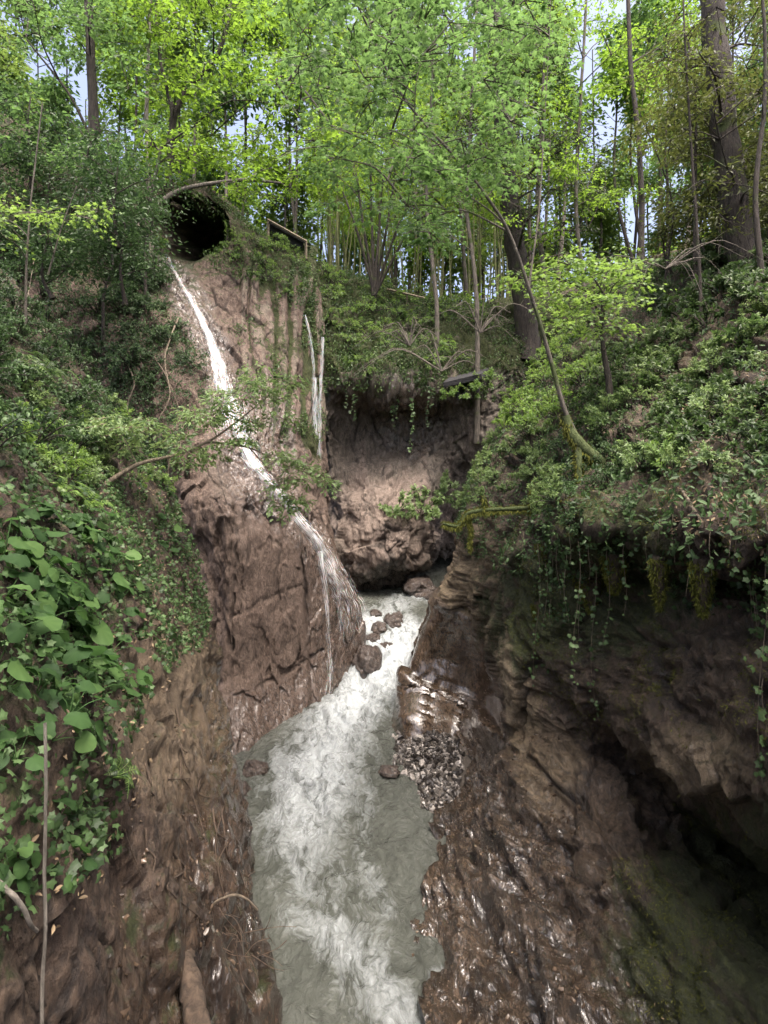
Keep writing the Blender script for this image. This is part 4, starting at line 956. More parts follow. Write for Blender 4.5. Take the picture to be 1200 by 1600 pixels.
shrubs('pale', R, [(900, 560), (1220, 470), (1220, 760), (960, 740)], 44, .6, 1.05, 'pale leaved shrub scattered among the laurels of the right slope', 'shrubs on the right slope', .5)
shrubs('pale', L, [(-40, 600), (240, 640), (280, 760), (-40, 800)], 12, .5, .8, 'pale leaved shrub on the left bank under the foreground branch', 'shrubs on the left bank', .4)
shrubs('dark', R, [(840, 700), (1000, 690), (1010, 800), (860, 830)], 16, .5, .8, 'dark evergreen tuft below the base of the leaning maple', 'shrubs on the right slope', .3)
shrubs('dark', Sl, [(-80, 330), (190, 330), (250, 450), (250, 600), (-80, 600)], 40, 1.0, 1.9, 'dark bush on the steep left slope beside the waterfall', 'bushes on the left slope', .6)
shrubs('dark', Sl, [(190, 400), (250, 450), (300, 560), (290, 640), (180, 640)], 22, .6, 1.2, 'dark hanging bush on the rock just left of the upper waterfall', 'bushes on the left slope', .5)
shrubs('dark', L, [(-60, 420), (110, 520), (200, 640), (150, 720), (-60, 720)], 26, .7, 1.2, 'dark bush on the left bank below the saplings', 'bushes on the left slope', .4)
shrubs('leafy', L, [(0, 640), (230, 650), (260, 760), (0, 800)], 22, .5, .9, 'small leaved shrub on the left bank above the broad leaves', 'shrubs on the left bank', .3)
shrubs('spray', B, [(480, 420), (760, 470), (740, 590), (560, 575), (510, 520)], 40, 1.0, 1.9, 'spreading bush trailing over the top of the back cliff', 'bushes on the back cliff', .7)
shrubs('spray', Sl, [(300, 330), (440, 370), (510, 470), (440, 460), (350, 430)], 16, .8, 1.4, 'trailing bush between the cave and the fluted cliff', 'bushes on the back cliff', .6)
for (a, b, s_, kind, lab) in ((1050, 722, .95, 'leafy', 'bright green shrub lit at the brink of the right overhang'), (240, 385, 1.6, 'leafy', 'bright yellow green bush right beside the head of the waterfall'), (660, 800, 2.4, 'pale', 'pale airy shrub growing on the pink foot of the back cliff'), (620, 800, 1.9, 'pale', 'small pale shrub left of the airy one on the pink cliff foot'), (690, 770, 2.1, 'pale', 'pale shrub high on the right end of the pink cliff foot')):
    p, n = hit(a, b)
    put(kind, p, n, s_, lab, None, .7)
for (a, b, s_, lab) in ((706, 612, 1.0, 'bush below the left end of the wooden platform'), (738, 606, 1.1, 'bush hiding the posts of the wooden platform'), (760, 590, 1.2, 'bush at the right end of the wooden platform')):
    c_ = P(a, b + 14, 25.9); put('leafy', c_, np.array([-.3, -.8, .5]), s_ * 1.5, lab, None, .4)

# ---------------- broad leaves of the near left bank
def broadleaf(nl, hs):
    root = thing('butterbur', 'x', 'plant', (0, 0, -50)); sb, fb = Bag(), Bag()
    for k in range(nl):
        a = rng.random() * 6.28; r = .10 + .16 * rng.random(); h = hs * (.5 + .7 * rng.random())
        e = np.array([math.cos(a) * r, math.sin(a) * r, h])
        sb.tube(smooth_path([(0, 0, -.05), e * np.array([.4, .4, .6]), e], 6), np.linspace(.006, .004, 6), 5)
        d = np.array([[math.cos(a), math.sin(a), -.25]]) + rnd(1) * .2
        add_leaves(fb, e[None] - nrm(d) * .04, d, UP[None] + rnd(1) * .22, np.array([.13 + .09 * rng.random()]), 'round')
    sb.build('stems', LM['butterbur'], root); fb.build('leaves', LM['butterbur'], root)
    return root
BB = [broadleaf(n_, .16) for n_ in (3, 4, 5, 3)]
ub = set()
def place_bb(poly, n, s0, s1, label, mind):
    p, q = L.sample(n * 8, poly, None, True); kept = []
    for a, b in zip(p, q):
        if len(kept) >= n: break
        if all(np.linalg.norm(a - k) > mind for k in kept):
            kept.append(a); sc = (s0 + (s1 - s0) * rng.random()) * float(np.clip(a[1] / 4.6, .5, 1.15)); v = nrm(b * .55 + UP * .45)
            e = Vector(v).to_track_quat('Z', 'Y').to_euler(); e.rotate_axis('Z', rng.random() * 6.28)
            pr = BB[int(rng.integers(4))]
            if pr.name not in ub:
                ub.add(pr.name); o = pr; o.location = a + b * .02; o.rotation_euler = e; o.scale = (sc,) * 3; o['label'] = label
            else: o = copy_thing(pr, a + b * .02, e, sc, label)
            o['group'] = 'broad leaved plants on the left bank'
place_bb([(-10, 860), (70, 860), (130, 1000), (110, 1200), (110, 1360), (40, 1430), (-10, 1430)], 44, .7, 1.05, 'large round leaved butterbur at the left edge of the near bank', .12)
place_bb([(-10, 780), (140, 800), (200, 900), (200, 1090), (110, 1080), (60, 860), (-10, 870)], 44, .6, .95, 'round leaved butterbur in the middle of the left bank carpet', .13)
place_bb([(180, 800), (290, 780), (280, 860), (190, 900)], 4, .7, .9, 'small butterbur among the ivy near the red slab', .2)

# ---------------- ferns
def fern(nf, l, mat, wide=1.0):
    root = thing('fern', 'x', 'fern', (0, 0, -50)); fb = Bag(); sb = Bag()
    for k in range(nf):
        a = k / nf * 6.28 + rng.normal() * .3; ll = l * (.7 + .5 * rng.random())
        pp = smooth_path([(0, 0, 0), (math.cos(a) * ll * .4, math.sin(a) * ll * .4, ll * .5), (math.cos(a) * ll * .95, math.sin(a) * ll * .95, ll * .35)], 18)
        sb.tube(pp, np.linspace(.005, .002, 18), 3)
        T_ = np.gradient(pp, axis=0); s = nrm(np.cross(T_, UP)); w_ = np.sin(np.linspace(.25, 3.1, 18)) * .22 * l * wide
        for sg in (1, -1):
            add_leaves(fb, pp[2:], s[2:] * sg + nrm(T_[2:]) * .45, np.cross(s, T_)[2:] * 1.0, w_[2:], 'slim', wide=1.1)
    sb.build('stalks', LM['fresh'], root); fb.build('fronds', LM[mat], root, smooth=False); return root
for (a, b, l, nf, lab) in ((130, 795, .42, 8, 'strap leaved fern standing among the butterburs'), (95, 775, .34, 5, 'yellowing fern frond on the left bank'), (60, 590, .7, 9, 'large dark fern high at the left edge'), (20, 585, .6, 8, 'fern at the very left edge below the saplings'), (985, 740, .4, 8, 'small fern under the bright shrub on the right ledge'), (175, 1215, .25, 8, 'tiny fern tuft low on the bare left bank')):
    p, n = hit(a, b); o = fern(nf, l, 'fresh' if a in (130, 95) else 'laurel'); o.location = p; o['label'] = lab; e = Vector(nrm(n * .6 + UP * .4)).to_track_quat('Z', 'Y').to_euler(); o.rotation_euler = e

# ---------------- hanging ivy
def strand(px_, y0, y1, Y, label, size=.07, dens=14, group='ivy strands hanging from the right overhang', mat='ivy', tl=.15):
    top = P(px_, y0, Y); bot = P(px_, y1, Y); n = 14; z = np.linspace(0, 1, n); Ls = top[2] - bot[2]
    root = thing('hanging_ivy', label, 'ivy', tuple(top), group)
    ph = rng.random() * 6.28
    p = np.stack([.05 * np.sin(z * 5 + ph) * z ** .5 * min(Ls, 2), .04 * np.cos(z * 4 + ph) * z, -Ls * z], -1)
    b = Bag(); b.tube(p, np.linspace(.006, .0025, n), 4); b.build('vine', BM['twig'], root)
    m = max(5, int(dens * Ls)); t = np.sort(rng.random(m)) ; q = np.stack([np.interp(t, z, p[:, c]) for c in range(3)], -1) + rnd(m) * np.array([.035, .035, .01])
    f = Bag(); d = rnd(m) * np.array([1, .6, .4]) - UP * .7 + np.array([0, -.35, 0]); up = np.array([0, -.8, .75]) + rnd(m) * .35
    add_leaves(f, q, d, up, size * (.6 + .7 * rng.random(m)) * (1 - .25 * t), 'ivy', np.clip(.62 + tl + rnd(m, 1)[:, 0] * .2, 0, 1)); f.build('leaves', LM[mat], root, smooth=False)
SL_ = [(840, 850, 1075), (852, 880, 1040), (862, 860, 1100), (903, 845, 1075), (908, 930, 1110), (930, 880, 1130), (885, 860, 980), (948, 860, 1010), (872, 830, 930), (975, 850, 960), (1010, 840, 900), (1052, 800, 880), (1075, 830, 930), (1110, 830, 900), (1150, 790, 900), (1168, 780, 960), (1185, 760, 1180), (1196, 800, 1240), (1178, 900, 1060), (1192, 1060, 1220), (1140, 800, 870), (1120, 780, 830), (920, 850, 905), (890, 820, 880), (1030, 810, 850), (818, 830, 900), (1205, 780, 1100), (1215, 800, 1000)]
for (a, y0, y1) in SL_:
    Yh = min(hitY(a, y0, [R], 9), hitY(a, y0 + 25, [R], 9)) - .12
    lab = 'ivy strand hanging at the right edge of the overhang' if a > 1130 else ('ivy strand hanging beside the moss clumps under the right overhang' if a > 960 else 'ivy strand hanging down the front of the mossy right rock')
    strand(a, y0, y1, Yh, lab, size=.085 if a > 1100 else .075)
for k in range(14):
    a = 520 + 165 * (k + rng.random()) / 14; y0 = 578 + 22 * rng.random()
    strand(a, y0, y0 + 18 + 55 * rng.random() ** 2, 26.3 + .3 * rng.random(), 'short trailing creeper over the lip of the back overhang', size=.13, dens=15, group='short creepers on the lip of the back overhang', tl=-.1)
for a, y0, y1, lab in ((612, 582, 668, 'longer ivy strand hanging before the dark back overhang'), (643, 600, 705, 'thin ivy strand hanging right of the longer one at the back')):
    strand(a, y0, y1, 26.6, lab, size=.16, dens=12, group=None, tl=.25)

# ---------------- mossy wood and moss beards on the right bank
def mossy(name, label, cat, paths, beard=1.0):
    root = thing(name, label, cat, tuple(paths[0][0][0])); b0 = np.asarray(paths[0][0][0]); wb, mb = Bag(), Bag()
    for pth, r0, r1 in paths:
        p = smooth_path(pth, 22) - b0; r = np.linspace(r0, r1, 22) * (1 + .25 * fbm(p * 5, 3, 3)); wb.tube(p, r, 9)
        m = int(900 * np.linalg.norm(np.diff(p, axis=0), axis=1).sum()); i = rng.random(m) * 21; a = rng.random(m) * 6.28
        c = np.stack([np.interp(i, np.arange(22), p[:, k]) for k in range(3)], -1); rr = np.interp(i, np.arange(22), r)
        o = np.stack([np.cos(a), np.sin(a) * .7, np.sin(a)], -1) * rr[:, None] * .95
        dn = (o[:, 2] < 0) * beard
        add_leaves(mb, c + o, nrm(o) + rnd(m) * .5 - UP[None] * (.3 + 1.2 * dn[:, None]), rnd(m), .03 + .05 * rng.random(m) + .07 * dn * rng.random(m), 'slim', wide=1.0)
    wb.build('wood', BM['moss'], root); mb.build('moss', LM['moss'], root, smooth=False)
yb = hitY(840, 800, [R], 11.5) - .25
mossy('mossy_branch', 'moss covered dead branch jutting left over the stream', 'branch', [(pz((842, 793, yb), (800, 795, yb + .1), (757, 797, yb + .2), (730, 803, yb + .3), (716, 822, yb + .3), (692, 818, yb + .35)), .055, .03), (pz((757, 797, yb + .2), (757, 787, yb + .2), (756, 777, yb + .2)), .04, .03), (pz((730, 803, yb + .3), (736, 830, yb + .3), (733, 860, yb + .3)), .03, .012)])
mossy('mossy_stump', 'mossy upright stump draped in moss on the right brink', 'stump', [(pz((838, 755, yb - .1), (836, 800, yb - .15), (845, 830, yb - .2), (858, 870, yb - .1)), .10, .12), (pz((838, 762, yb - .1), (860, 757, yb - .1), (880, 752, yb)), .05, .03)])
yb2 = hitY(905, 700, [R], 11) - .1
mossy('mossy_root', 'mossy flared root collar at the foot of the leaning maple', 'root', [(pz((882, 650, by - .12), (893, 678, by - .14), (915, 703, by - .16), (940, 722, by - .1)), .09, .13), (pz((903, 690, by - .14), (905, 740, by - .3), (907, 790, by - .3)), .07, .05)], 1.3)
for (a, y0, y1, w_, lab) in ((1030, 875, 955, 18, 'brownish hanging moss beard under the right overhang, left one'), (1098, 880, 965, 24, 'broader hanging moss beard right of the other one'), (850, 850, 905, 16, 'moss beard hanging below the mossy stump'), (842, 945, 990, 13, 'small green moss cushion on the tan right rock'), (725, 800, 850, 10, 'moss tassel hanging from the dead branch'), (925, 900, 960, 30, 'dark moss drape on the right rock below the ivy'), (960, 870, 930, 25, 'dark moss drape under the right ledge')):
    Y_ = hitY(a, y0, [R], 9) - .1; c_ = P(a, y0, Y_); m = 1500; h = (y1 - y0) / F * Y_; wm = w_ / F * Y_
    t = rng.random(m); an = rng.random(m) * 6.28; rr = wm * np.sqrt(rng.random(m)) * (1 - t ** 1.6 * .8)
    q = np.stack([rr * np.cos(an), rr * np.sin(an) * .6, -h * t + .03], -1)
    root = thing('moss_beard', lab, 'moss', tuple(c_)); f = Bag(); add_leaves(f, q, rnd(m) * .5 - UP * 1.0, np.array([0, -1., .3]) + rnd(m) * .6, .03 + .05 * rng.random(m), 'slim', wide=1.1); f.build('moss', LM['moss'], root, smooth=False)
    k = Bag(); k.tube([(0, .02, .05), (0, 0, -h * .5), (0, 0, -h * .95)], [wm * .55, wm * .45, wm * .1], 8); k.build('core', M_soil, root)
# ================================================================== WATERFALLS
def fall_mat():
    m, nt = new_mat('falling_water'); N = NT(nt)
    uv = N('ShaderNodeUVMap').outputs[0]
    mp = N('ShaderNodeMapping', {'Vector': uv, 'Scale': (11.0, .55, 1)}).outputs[0]
    n = N('ShaderNodeTexNoise', {'Vector': mp, 'Scale': 3.0, 'Detail': 7.0, 'Roughness': .65, 'Distortion': .4}).outputs[0]
    edge = N('ShaderNodeAttribute', attribute_name='dens').outputs['Fac']
    a = N.math('ADD', N.math('MULTIPLY', N.math('SUBTRACT', n, .52), 4.6), N.math('MULTIPLY', edge, 1.1))
    a = N.maprange(a, .25, 1.25)
    bp = N('ShaderNodeBump', {'Height': n, 'Strength': .5, 'Distance': .05}).outputs[0]
    pr = N('ShaderNodeBsdfPrincipled', {'Base Color': (.62, .635, .64, 1), 'Roughness': .25, 'Normal': bp, 'Subsurface Weight': .2, 'Subsurface Scale': .05})
    tp = N('ShaderNodeBsdfTransparent')
    mx = N('ShaderNodeMixShader', {0: N.math('MULTIPLY', a, .92), 1: tp.outputs[0], 2: pr.outputs[0]})
    N('ShaderNodeOutputMaterial', {0: mx.outputs[0]})
    return m
M_fall = fall_mat()
def ribbon(bag_name, pts, widths, dens, parent, off=.10, surf=None, n=90, k=9, free=False):
    """a sheet of water that follows the rock; pts are (px, py) on the rock or world points"""
    W = []
    for q in pts:
        if len(q) == 2:
            p, nn = hit(q[0], q[1], surf); W.append(p + nn * off * 1.0 - np.array([0, off * .5, 0]) if p is not None else None)
        else: W.append(np.asarray(q, float))
    W = np.array([w for w in W if w is not None]); p = smooth_path(W, n)
    widths = np.asarray(widths) * (1.5 if parent.name.startswith('thin') else 1.0)
    wd = np.interp(np.linspace(0, 1, n), np.linspace(0, 1, len(widths)), widths); dn = np.interp(np.linspace(0, 1, n), np.linspace(0, 1, len(dens)), dens)
    T_ = nrm(np.gradient(p, axis=0)); view = np.array([0.25, -1, .2]); s = nrm(np.cross(T_, view)); nn = nrm(np.cross(s, T_)); nn *= np.sign((nn @ view))[:, None]
    u = np.linspace(-1, 1, k)
    V = p[:, None] + s[:, None] * (u[None, :, None] * wd[:, None, None]) + nn[:, None] * ((1 - u[None, :, None] ** 2) * wd[:, None, None] * .45)
    V = V + .35 * wd[:, None, None] * (.5 * np.stack([fbm(V * 2.2, 3, 4), fbm(V * 2.2, 3, 5), fbm(V * 2.2, 3, 6)], -1))
    L_ = np.concatenate([[0], np.cumsum(np.linalg.norm(np.diff(p, axis=0), axis=1))])
    uvs = np.stack([np.broadcast_to(u[None] * wd[:, None], (n, k)), np.broadcast_to(L_[:, None], (n, k))], -1)
    dens_ = dn[:, None] * (1 - .75 * np.abs(u[None]) ** 1.5)
    base = np.array(parent.location)
    mesh(bag_name, V - base, grid_faces(n, k), M_fall, parent, attrs={'dens': dens_}, uv=uvs.reshape(-1, 2))
WF = thing('waterfall', 'long white main waterfall sliding from the cave down the red slab', 'waterfall', tuple(hit(262, 405)[0]))
WF['kind'] = 'structure'
ribbon('upper_chute', [(262, 405), (276, 432), (296, 468), (314, 500), (330, 540), (341, 575), (347, 610), (352, 640)], [.07, .10, .13, .16, .2, .21, .28], [.5, .68, .74, .78, .8, .74, .6], WF, surf=[Sl])
ribbon('side_strand', [(268, 415), (288, 455), (308, 495), (322, 532), (333, 570), (340, 612)], [.05, .06, .08, .10, .12, .14], [.4, .55, .7, .6, .7, .5], WF, surf=[Sl], off=.14)
ribbon('side_strand', [(300, 470), (320, 508), (338, 548), (352, 590), (364, 640), (382, 690)], [.05, .07, .09, .10, .14, .12], [.4, .6, .55, .7, .6, .3], WF, surf=[Sl], off=.12)
ribbon('side_trickle', [(322, 530), (332, 565), (338, 600), (341, 630)], [.08, .10, .12], [.5, .7, .6], WF, surf=[Sl])
ribbon('spreading_veil', [(347, 605), (356, 640), (368, 675), (385, 710), (402, 738)], [.32, .55, .65, .5, .3], [.62, .50, .45, .5, .6], WF, surf=[Sl])
ribbon('middle_stream', [(352, 640), (372, 680), (394, 725), (416, 755), (440, 785), (462, 812), (480, 832), (494, 852)], [.2, .22, .24, .22, .22, .22, .25, .28], [.6, .75, .85, .9, .95, .95, .95, .9], WF, surf=[Sl])
ribbon('lower_fan', [(490, 848), (503, 872), (515, 895), (528, 918), (540, 945), (546, 985)], [.24, .36, .48, .55, .6, .6], [.9, .75, .62, .52, .42, .2], WF, surf=[Sl])
ribbon('slab_trickle', [(496, 862), (502, 890), (506, 925), (509, 965), (511, 1005), (512, 1050), (510, 1085)], [.14, .13, .12, .10, .10, .12, .16], [.8, .75, .62, .55, .5, .45, .3], WF, surf=[Sl])
ribbon('slab_trickle', [(515, 890), (524, 925), (530, 970), (534, 1010)], [.10, .10, .10, .12], [.6, .5, .35, .15], WF, surf=[Sl])
p1 = hit(503, 525, [B, Sl])[0]; 
TF = thing('thin_waterfall', 'thin twin thread of water falling free in front of the back cliff', 'waterfall', tuple(p1)); TF['kind'] = 'structure'
Y1 = min(p1[1], hitY(497, 600, [B, Sl], 26), hitY(497, 700, [B, Sl], 26)) - .25
ribbon('water_thread', [P(504, 527, Y1), P(503, 570, Y1), P(500, 620, Y1), P(499, 700, Y1), P(499, 780, Y1), P(499, 850, Y1)], [.05, .06, .07, .08, .08, .08], [.9, .8, .75, .65, .55, .5], TF)
ribbon('water_thread', [P(491, 590, Y1), P(492, 640, Y1), P(494, 700, Y1), P(495, 760, Y1), P(496, 840, Y1)], [.08, .12, .13, .13, .12], [.8, .8, .75, .65, .5], TF)
ribbon('water_thread', [P(476, 492, Y1 - .1), P(482, 515, Y1 - .1), P(488, 550, Y1 - .1), P(491, 595, Y1)], [.04, .05, .05, .05], [.7, .7, .7, .7], TF)

# ================================================================== BOULDERS, GRAVEL
M_boulder = rock_mat('river_boulder_rock', (.022, .016, .013), (.060, .043, .035), (.15, .115, .092), wet0=.14, stretch=(1, 1, 1))
def ico(sub):
    import bmesh
    bm = bmesh.new(); bmesh.ops.create_icosphere(bm, subdivisions=sub, radius=1); V = np.array([v.co[:] for v in bm.verts]); Fc = np.array([[v.index for v in f.verts] for f in bm.faces]); bm.free(); return V, Fc
IV, IF = ico(5)
def boulder(px_, py_, w_, h_, Y, label, seed, depth=1.0):
    c = P(px_, py_, Y); sx, sz = w_ / F * Y / 2, h_ / F * Y / 2
    n = nrm(IV); o, e = facets(n * 1.25 + seed * 3.7, seed); r = 1 + .22 * o + .16 * fbm(n * 1.2 + seed, 4, seed) + .05 * fbm(n * 5 + seed, 4, seed) - .05 * (1 - sstep(0, .1, e))
    V = n * r[:, None] * np.array([sx, (sx + sz) / 2 * depth, sz])
    wet = .55 + .4 * sstep(.1, -.5, n[:, 2])
    ob = mesh('boulder', V, IF, M_boulder, None, attrs=dict(moss=.05 + 0 * wet, wet=wet, tone=.15 + .1 * n[:, 2], crack=0 * wet)); ob.location = c
    tag(ob, label, 'boulder', 'boulders in the rapids')
for k, (a, b, w_, h_, Y, lab) in enumerate([
    (656, 920, 50, 34, 25.6, 'broad brown boulder farthest upstream by the dark cave'), (664, 908, 20, 16, 26.6, 'small knob of rock behind the farthest boulder'), (586, 960, 18, 17, 23.3, 'small round boulder on the left upper edge of the rapids'),
    (615, 977, 32, 40, 22.8, 'upright dark boulder in the middle of the rapids'), (592, 985, 26, 26, 22.3, 'wet stone touching the upright boulder on its left'), (583, 998, 24, 16, 21.9, 'flat tan stone washed by foam under the red slab'),
    (603, 1016, 32, 22, 21.0, 'low brown boulder half under the white water'), (574, 1036, 46, 58, 20.2, 'largest dark red boulder at the foot of the slab'), (668, 930, 30, 16, 25.2, 'low stone right of the farthest boulder')]):
    boulder(a, b, w_, h_, Y, lab, k + 3)
for k, (a, b, w_, h_, Y, lab) in enumerate([(398, 1206, 40, 34, 14.3, 'dark wet stone at the foot of the red slab beside the slot'), (374, 1240, 34, 30, 13.4, 'dark stone wedged between near left bank and slot'), (608, 1206, 34, 16, 14.1, 'dark angular stone at the left tip of the gravel bar')]):
    boulder(a, b, w_, h_, Y, lab, k + 20)
# gravel bar
gp = np.array([on_water(a, b)[:2] for a, b in ((606, 1185), (618, 1145), (650, 1120), (690, 1130), (718, 1160), (728, 1205), (722, 1250), (690, 1275), (660, 1265), (640, 1220))])
gx = np.linspace(gp[:, 0].min() - .5, gp[:, 0].max() + 1.2, 90); gy = np.linspace(gp[:, 1].min() - .5, gp[:, 1].max() + .8, 110)
X, Y = np.meshgrid(gx, gy, indexing='ij')
ins = inpoly(X, Y, gp)
dist = np.full(X.shape, 9.0)
for i in range(len(gp)):
    a, b = gp[i], gp[(i + 1) % len(gp)]; ab = b - a; t = np.clip(((X - a[0]) * ab[0] + (Y - a[1]) * ab[1]) / (ab @ ab), 0, 1); dist = np.minimum(dist, np.hypot(X - a[0] - t * ab[0], Y - a[1] - t * ab[1]))
sd = np.where(ins, dist, -dist)
Z = water_z(Y) + np.clip(sd * .25 - .035, -.5, .14) + .05 * fbm(np.stack([X * 2, Y * 2, X * 0], -1), 3, 5) + .10 * np.maximum(0, X - .9)
G = np.stack([X, Y, Z], -1); Nn = gnormals(G); Nn *= np.sign(Nn[..., 2].mean())
M_peb = plain_mat('river_pebble', (.018, .015, .013), (.27, .245, .22), .3, 3.0)
M_gr = plain_mat('wet_gravel_bed', (.03, .026, .022), (.14, .12, .10), .4, 40.0)
fn = np.cross(G[1:, :-1] - G[:-1, :-1], G[:-1, 1:] - G[:-1, :-1])[..., 2].mean()
tag(mesh('gravel_bar', G, grid_faces(*X.shape, flip=fn < 0), M_gr, attrs={'tint': np.full(X.shape, .4)}), 'wet gravel bar under the scooped right rock', 'gravel', kind='structure')
PV, PF = ico(1)
b = Bag(); cand = np.argwhere(sd + .16 * fbm(np.stack([X, Y, X * 0], -1) * 1.7, 3, 40) > .06)
for k in range(4200):
    i, j = cand[int(rng.integers(len(cand)))]; s_ = .010 + .055 * rng.random() ** 3.5 + (.07 if rng.random() < .015 else 0)
    q = rng.normal(size=(3, 3)); q, _ = np.linalg.qr(q)
    V = (PV * (1 + .22 * rng.normal(size=(len(PV), 1))) * np.array([1.25, .9, .62]) * s_) @ q + np.array([X[i, j] + rng.normal() * .02, Y[i, j] + rng.normal() * .02, Z[i, j] + s_ * .45])
    b.add(V, PF, 1.3 * rng.random() ** 3.2)
tag(b.build('gravel', M_peb, None, smooth=False), 'grey and white pebbles heaped on the gravel bar', 'gravel', kind='stuff')

# ================================================================== HUTS, STICKS
M_dkwood = bark_mat('dark_roof_wood', (.010, .010, .013), (.035, .033, .036), scale=(1, 6, 6))
M_edge = bark_mat('weathered_wood', (.14, .11, .075), (.32, .26, .18), scale=(6, 1, 6))
def slab_box(bag, corners, th):
    """slab of thickness th under a quad given by four corners"""
    c = np.asarray(corners, float); n = nrm(np.cross(c[1] - c[0], c[3] - c[0])); V = np.concatenate([c, c - n * th])
    bag.add(V, np.array([[0, 1, 2, 3], [7, 6, 5, 4], [0, 4, 5, 1], [1, 5, 6, 2], [2, 6, 7, 3], [3, 7, 4, 0]]))
def beam(bag, a, b_, w_):
    a, b_ = np.asarray(a, float), np.asarray(b_, float); V, Fc = tube([a, b_], w_, 4); bag.add(V, Fc); bag.add(V[:4], np.array([[0, 1, 2, 3]])); bag.add(V[-4:], np.array([[3, 2, 1, 0]]))
hb = P(445, 392, 30.5); H = thing('shelter_hut', 'small dark roofed shelter half seen on the left cliff top', 'shelter', tuple(hb))
f = Bag(); slab_box(f, np.array([P(419, 344, 29.2), P(478, 377, 29.2), P(486, 382, 32.5), P(432, 353, 32.5)])- hb, .12); f.build('roof', M_dkwood, H, False)
f = Bag(); slab_box(f, np.array([P(421, 350, 29.6), P(475, 380, 29.6), P(472, 388, 29.6), P(423, 381, 29.6)])- hb, .10); f.build('wall', M_dkwood, H, False)
f = Bag(); beam(f, P(418, 343, 29.1) - hb, P(479, 377, 29.1) - hb, .06); f.build('eaves_board', M_edge, H, False)
for (a, y0, y1) in ((419, 346, 394), (478, 376, 396)):
    f = Bag(); beam(f, P(a, y0, 29.25) - hb, P(a, y1 + 8, 29.25) - hb, .07); f.build('post', M_edge, H, False)
hb = P(725, 600, 27.2); H = thing('viewing_platform', 'dark wooden platform on posts at the right end of the back cliff', 'platform', tuple(hb))
f = Bag(); slab_box(f, np.array([P(692, 598, 26.2), P(752, 584, 26.2), P(764, 574, 29), P(706, 586, 29)]) - hb, .22); f.build('deck', M_dkwood, H, False)
for (a, y0, y1) in ((716, 598, 622), (746, 590, 612)):
    f = Bag(); beam(f, P(a, y0, 26.7) - hb, P(a, y1, 26.7) - hb, .08); f.build('post', M_dkwood, H, False)
f = Bag(); beam(f, P(716, 625, 26.6) - hb, P(735, 604, 26.6) - hb, .05); f.build('brace', M_dkwood, H, False)
hb = P(640, 470, 33.5); H = thing('handrail', 'weathered timber handrail among the bamboo culms', 'railing', tuple(hb))
f = Bag(); beam(f, P(605, 452, 33) - hb, P(665, 466, 33) - hb, .06); f.build('rail', M_edge, H, False)
for a, y0 in ((607, 452), (636, 459), (663, 466)):
    f = Bag(); beam(f, P(a, y0, 33.06) - hb, P(a, y0 + 26, 33.06) - hb, .05); f.build('post', M_edge, H, False)

def stick(name, label, cat, pts, r0, r1, mat, forks=()):
    p = smooth_path(pts, 30); b0 = p[0]; f = Bag(); q = p - b0; q = q + np.stack([fbm(p * 3, 3, 2), fbm(p * 3, 3, 3), fbm(p * 3, 3, 4)], -1) * r0 * .7
    f.tube(q, np.linspace(r0, r1, 30), 8)
    for fk in forks: f.tube(smooth_path(fk, 12) - b0, np.linspace(r1 * 1.2, r1 * .3, 12), 5)
    o = f.build(name, mat); o.location = b0; tag(o, label, cat); return o
Yc = 3.0
stick('hanging_cane', 'long pale upright cane in front of the near left bank', 'cane', pz((70, 1130, Yc), (72, 1240, Yc), (69, 1360, Yc), (71, 1450, Yc), (66, 1540, Yc), (65, 1640, Yc)), .008, .010, BM['pale'])
Yc = hitY(112, 1050, [L], 5) - .06
stick('broken_cane', 'short broken pale stick among the broad leaves', 'stick', pz((108, 1022, Yc), (113, 1048, Yc), (119, 1075, Yc), (120, 1105, Yc)), .02, .016, BM['pale'])
stick('pale_root', 'pale crooked root at the bottom of the left edge', 'root', pz((-8, 1378, 3.2), (18, 1398, 3.2), (36, 1420, 3.25), (46, 1442, 3.3), (58, 1455, 3.4)), .016, .010, BM['pale'])
Yl = hitY(300, 1530, [L], 7.5) - .18
stick('drift_log', 'wet broken log lying against the foot of the left bank', 'log', pz((284, 1478, Yl + .3), (292, 1520, Yl), (305, 1570, Yl - .3), (316, 1630, Yl - .6)), .105, .10, BM['root'])
Yr = hitY(345, 1415, [L], 8) - .15
stick('arched_root', 'thin root bowing up from the wet left rock', 'root', pz((318, 1440, Yr), (335, 1412, Yr - .1), (362, 1398, Yr - .15), (385, 1405, Yr - .1), (402, 1422, Yr)), .018, .009, BM['twig'])
b = Bag(); c0 = P(325, 1462, Yr - .05)
for k in range(60):
    s_ = rnd(1)[0] * np.array([.30, .12, .16]); d_ = rnd(1)[0] * np.array([.25, .15, .2]) - UP * .12
    b.tube(smooth_path([s_, s_ + d_ * .5 + rnd(1)[0] * .05, s_ + d_], 6), np.linspace(.007, .003, 6), 4)
o = b.build('root_tangle', BM['root']); o.location = c0; tag(o, 'tangle of thin wet rootlets above the drift log', 'roots', kind='stuff')
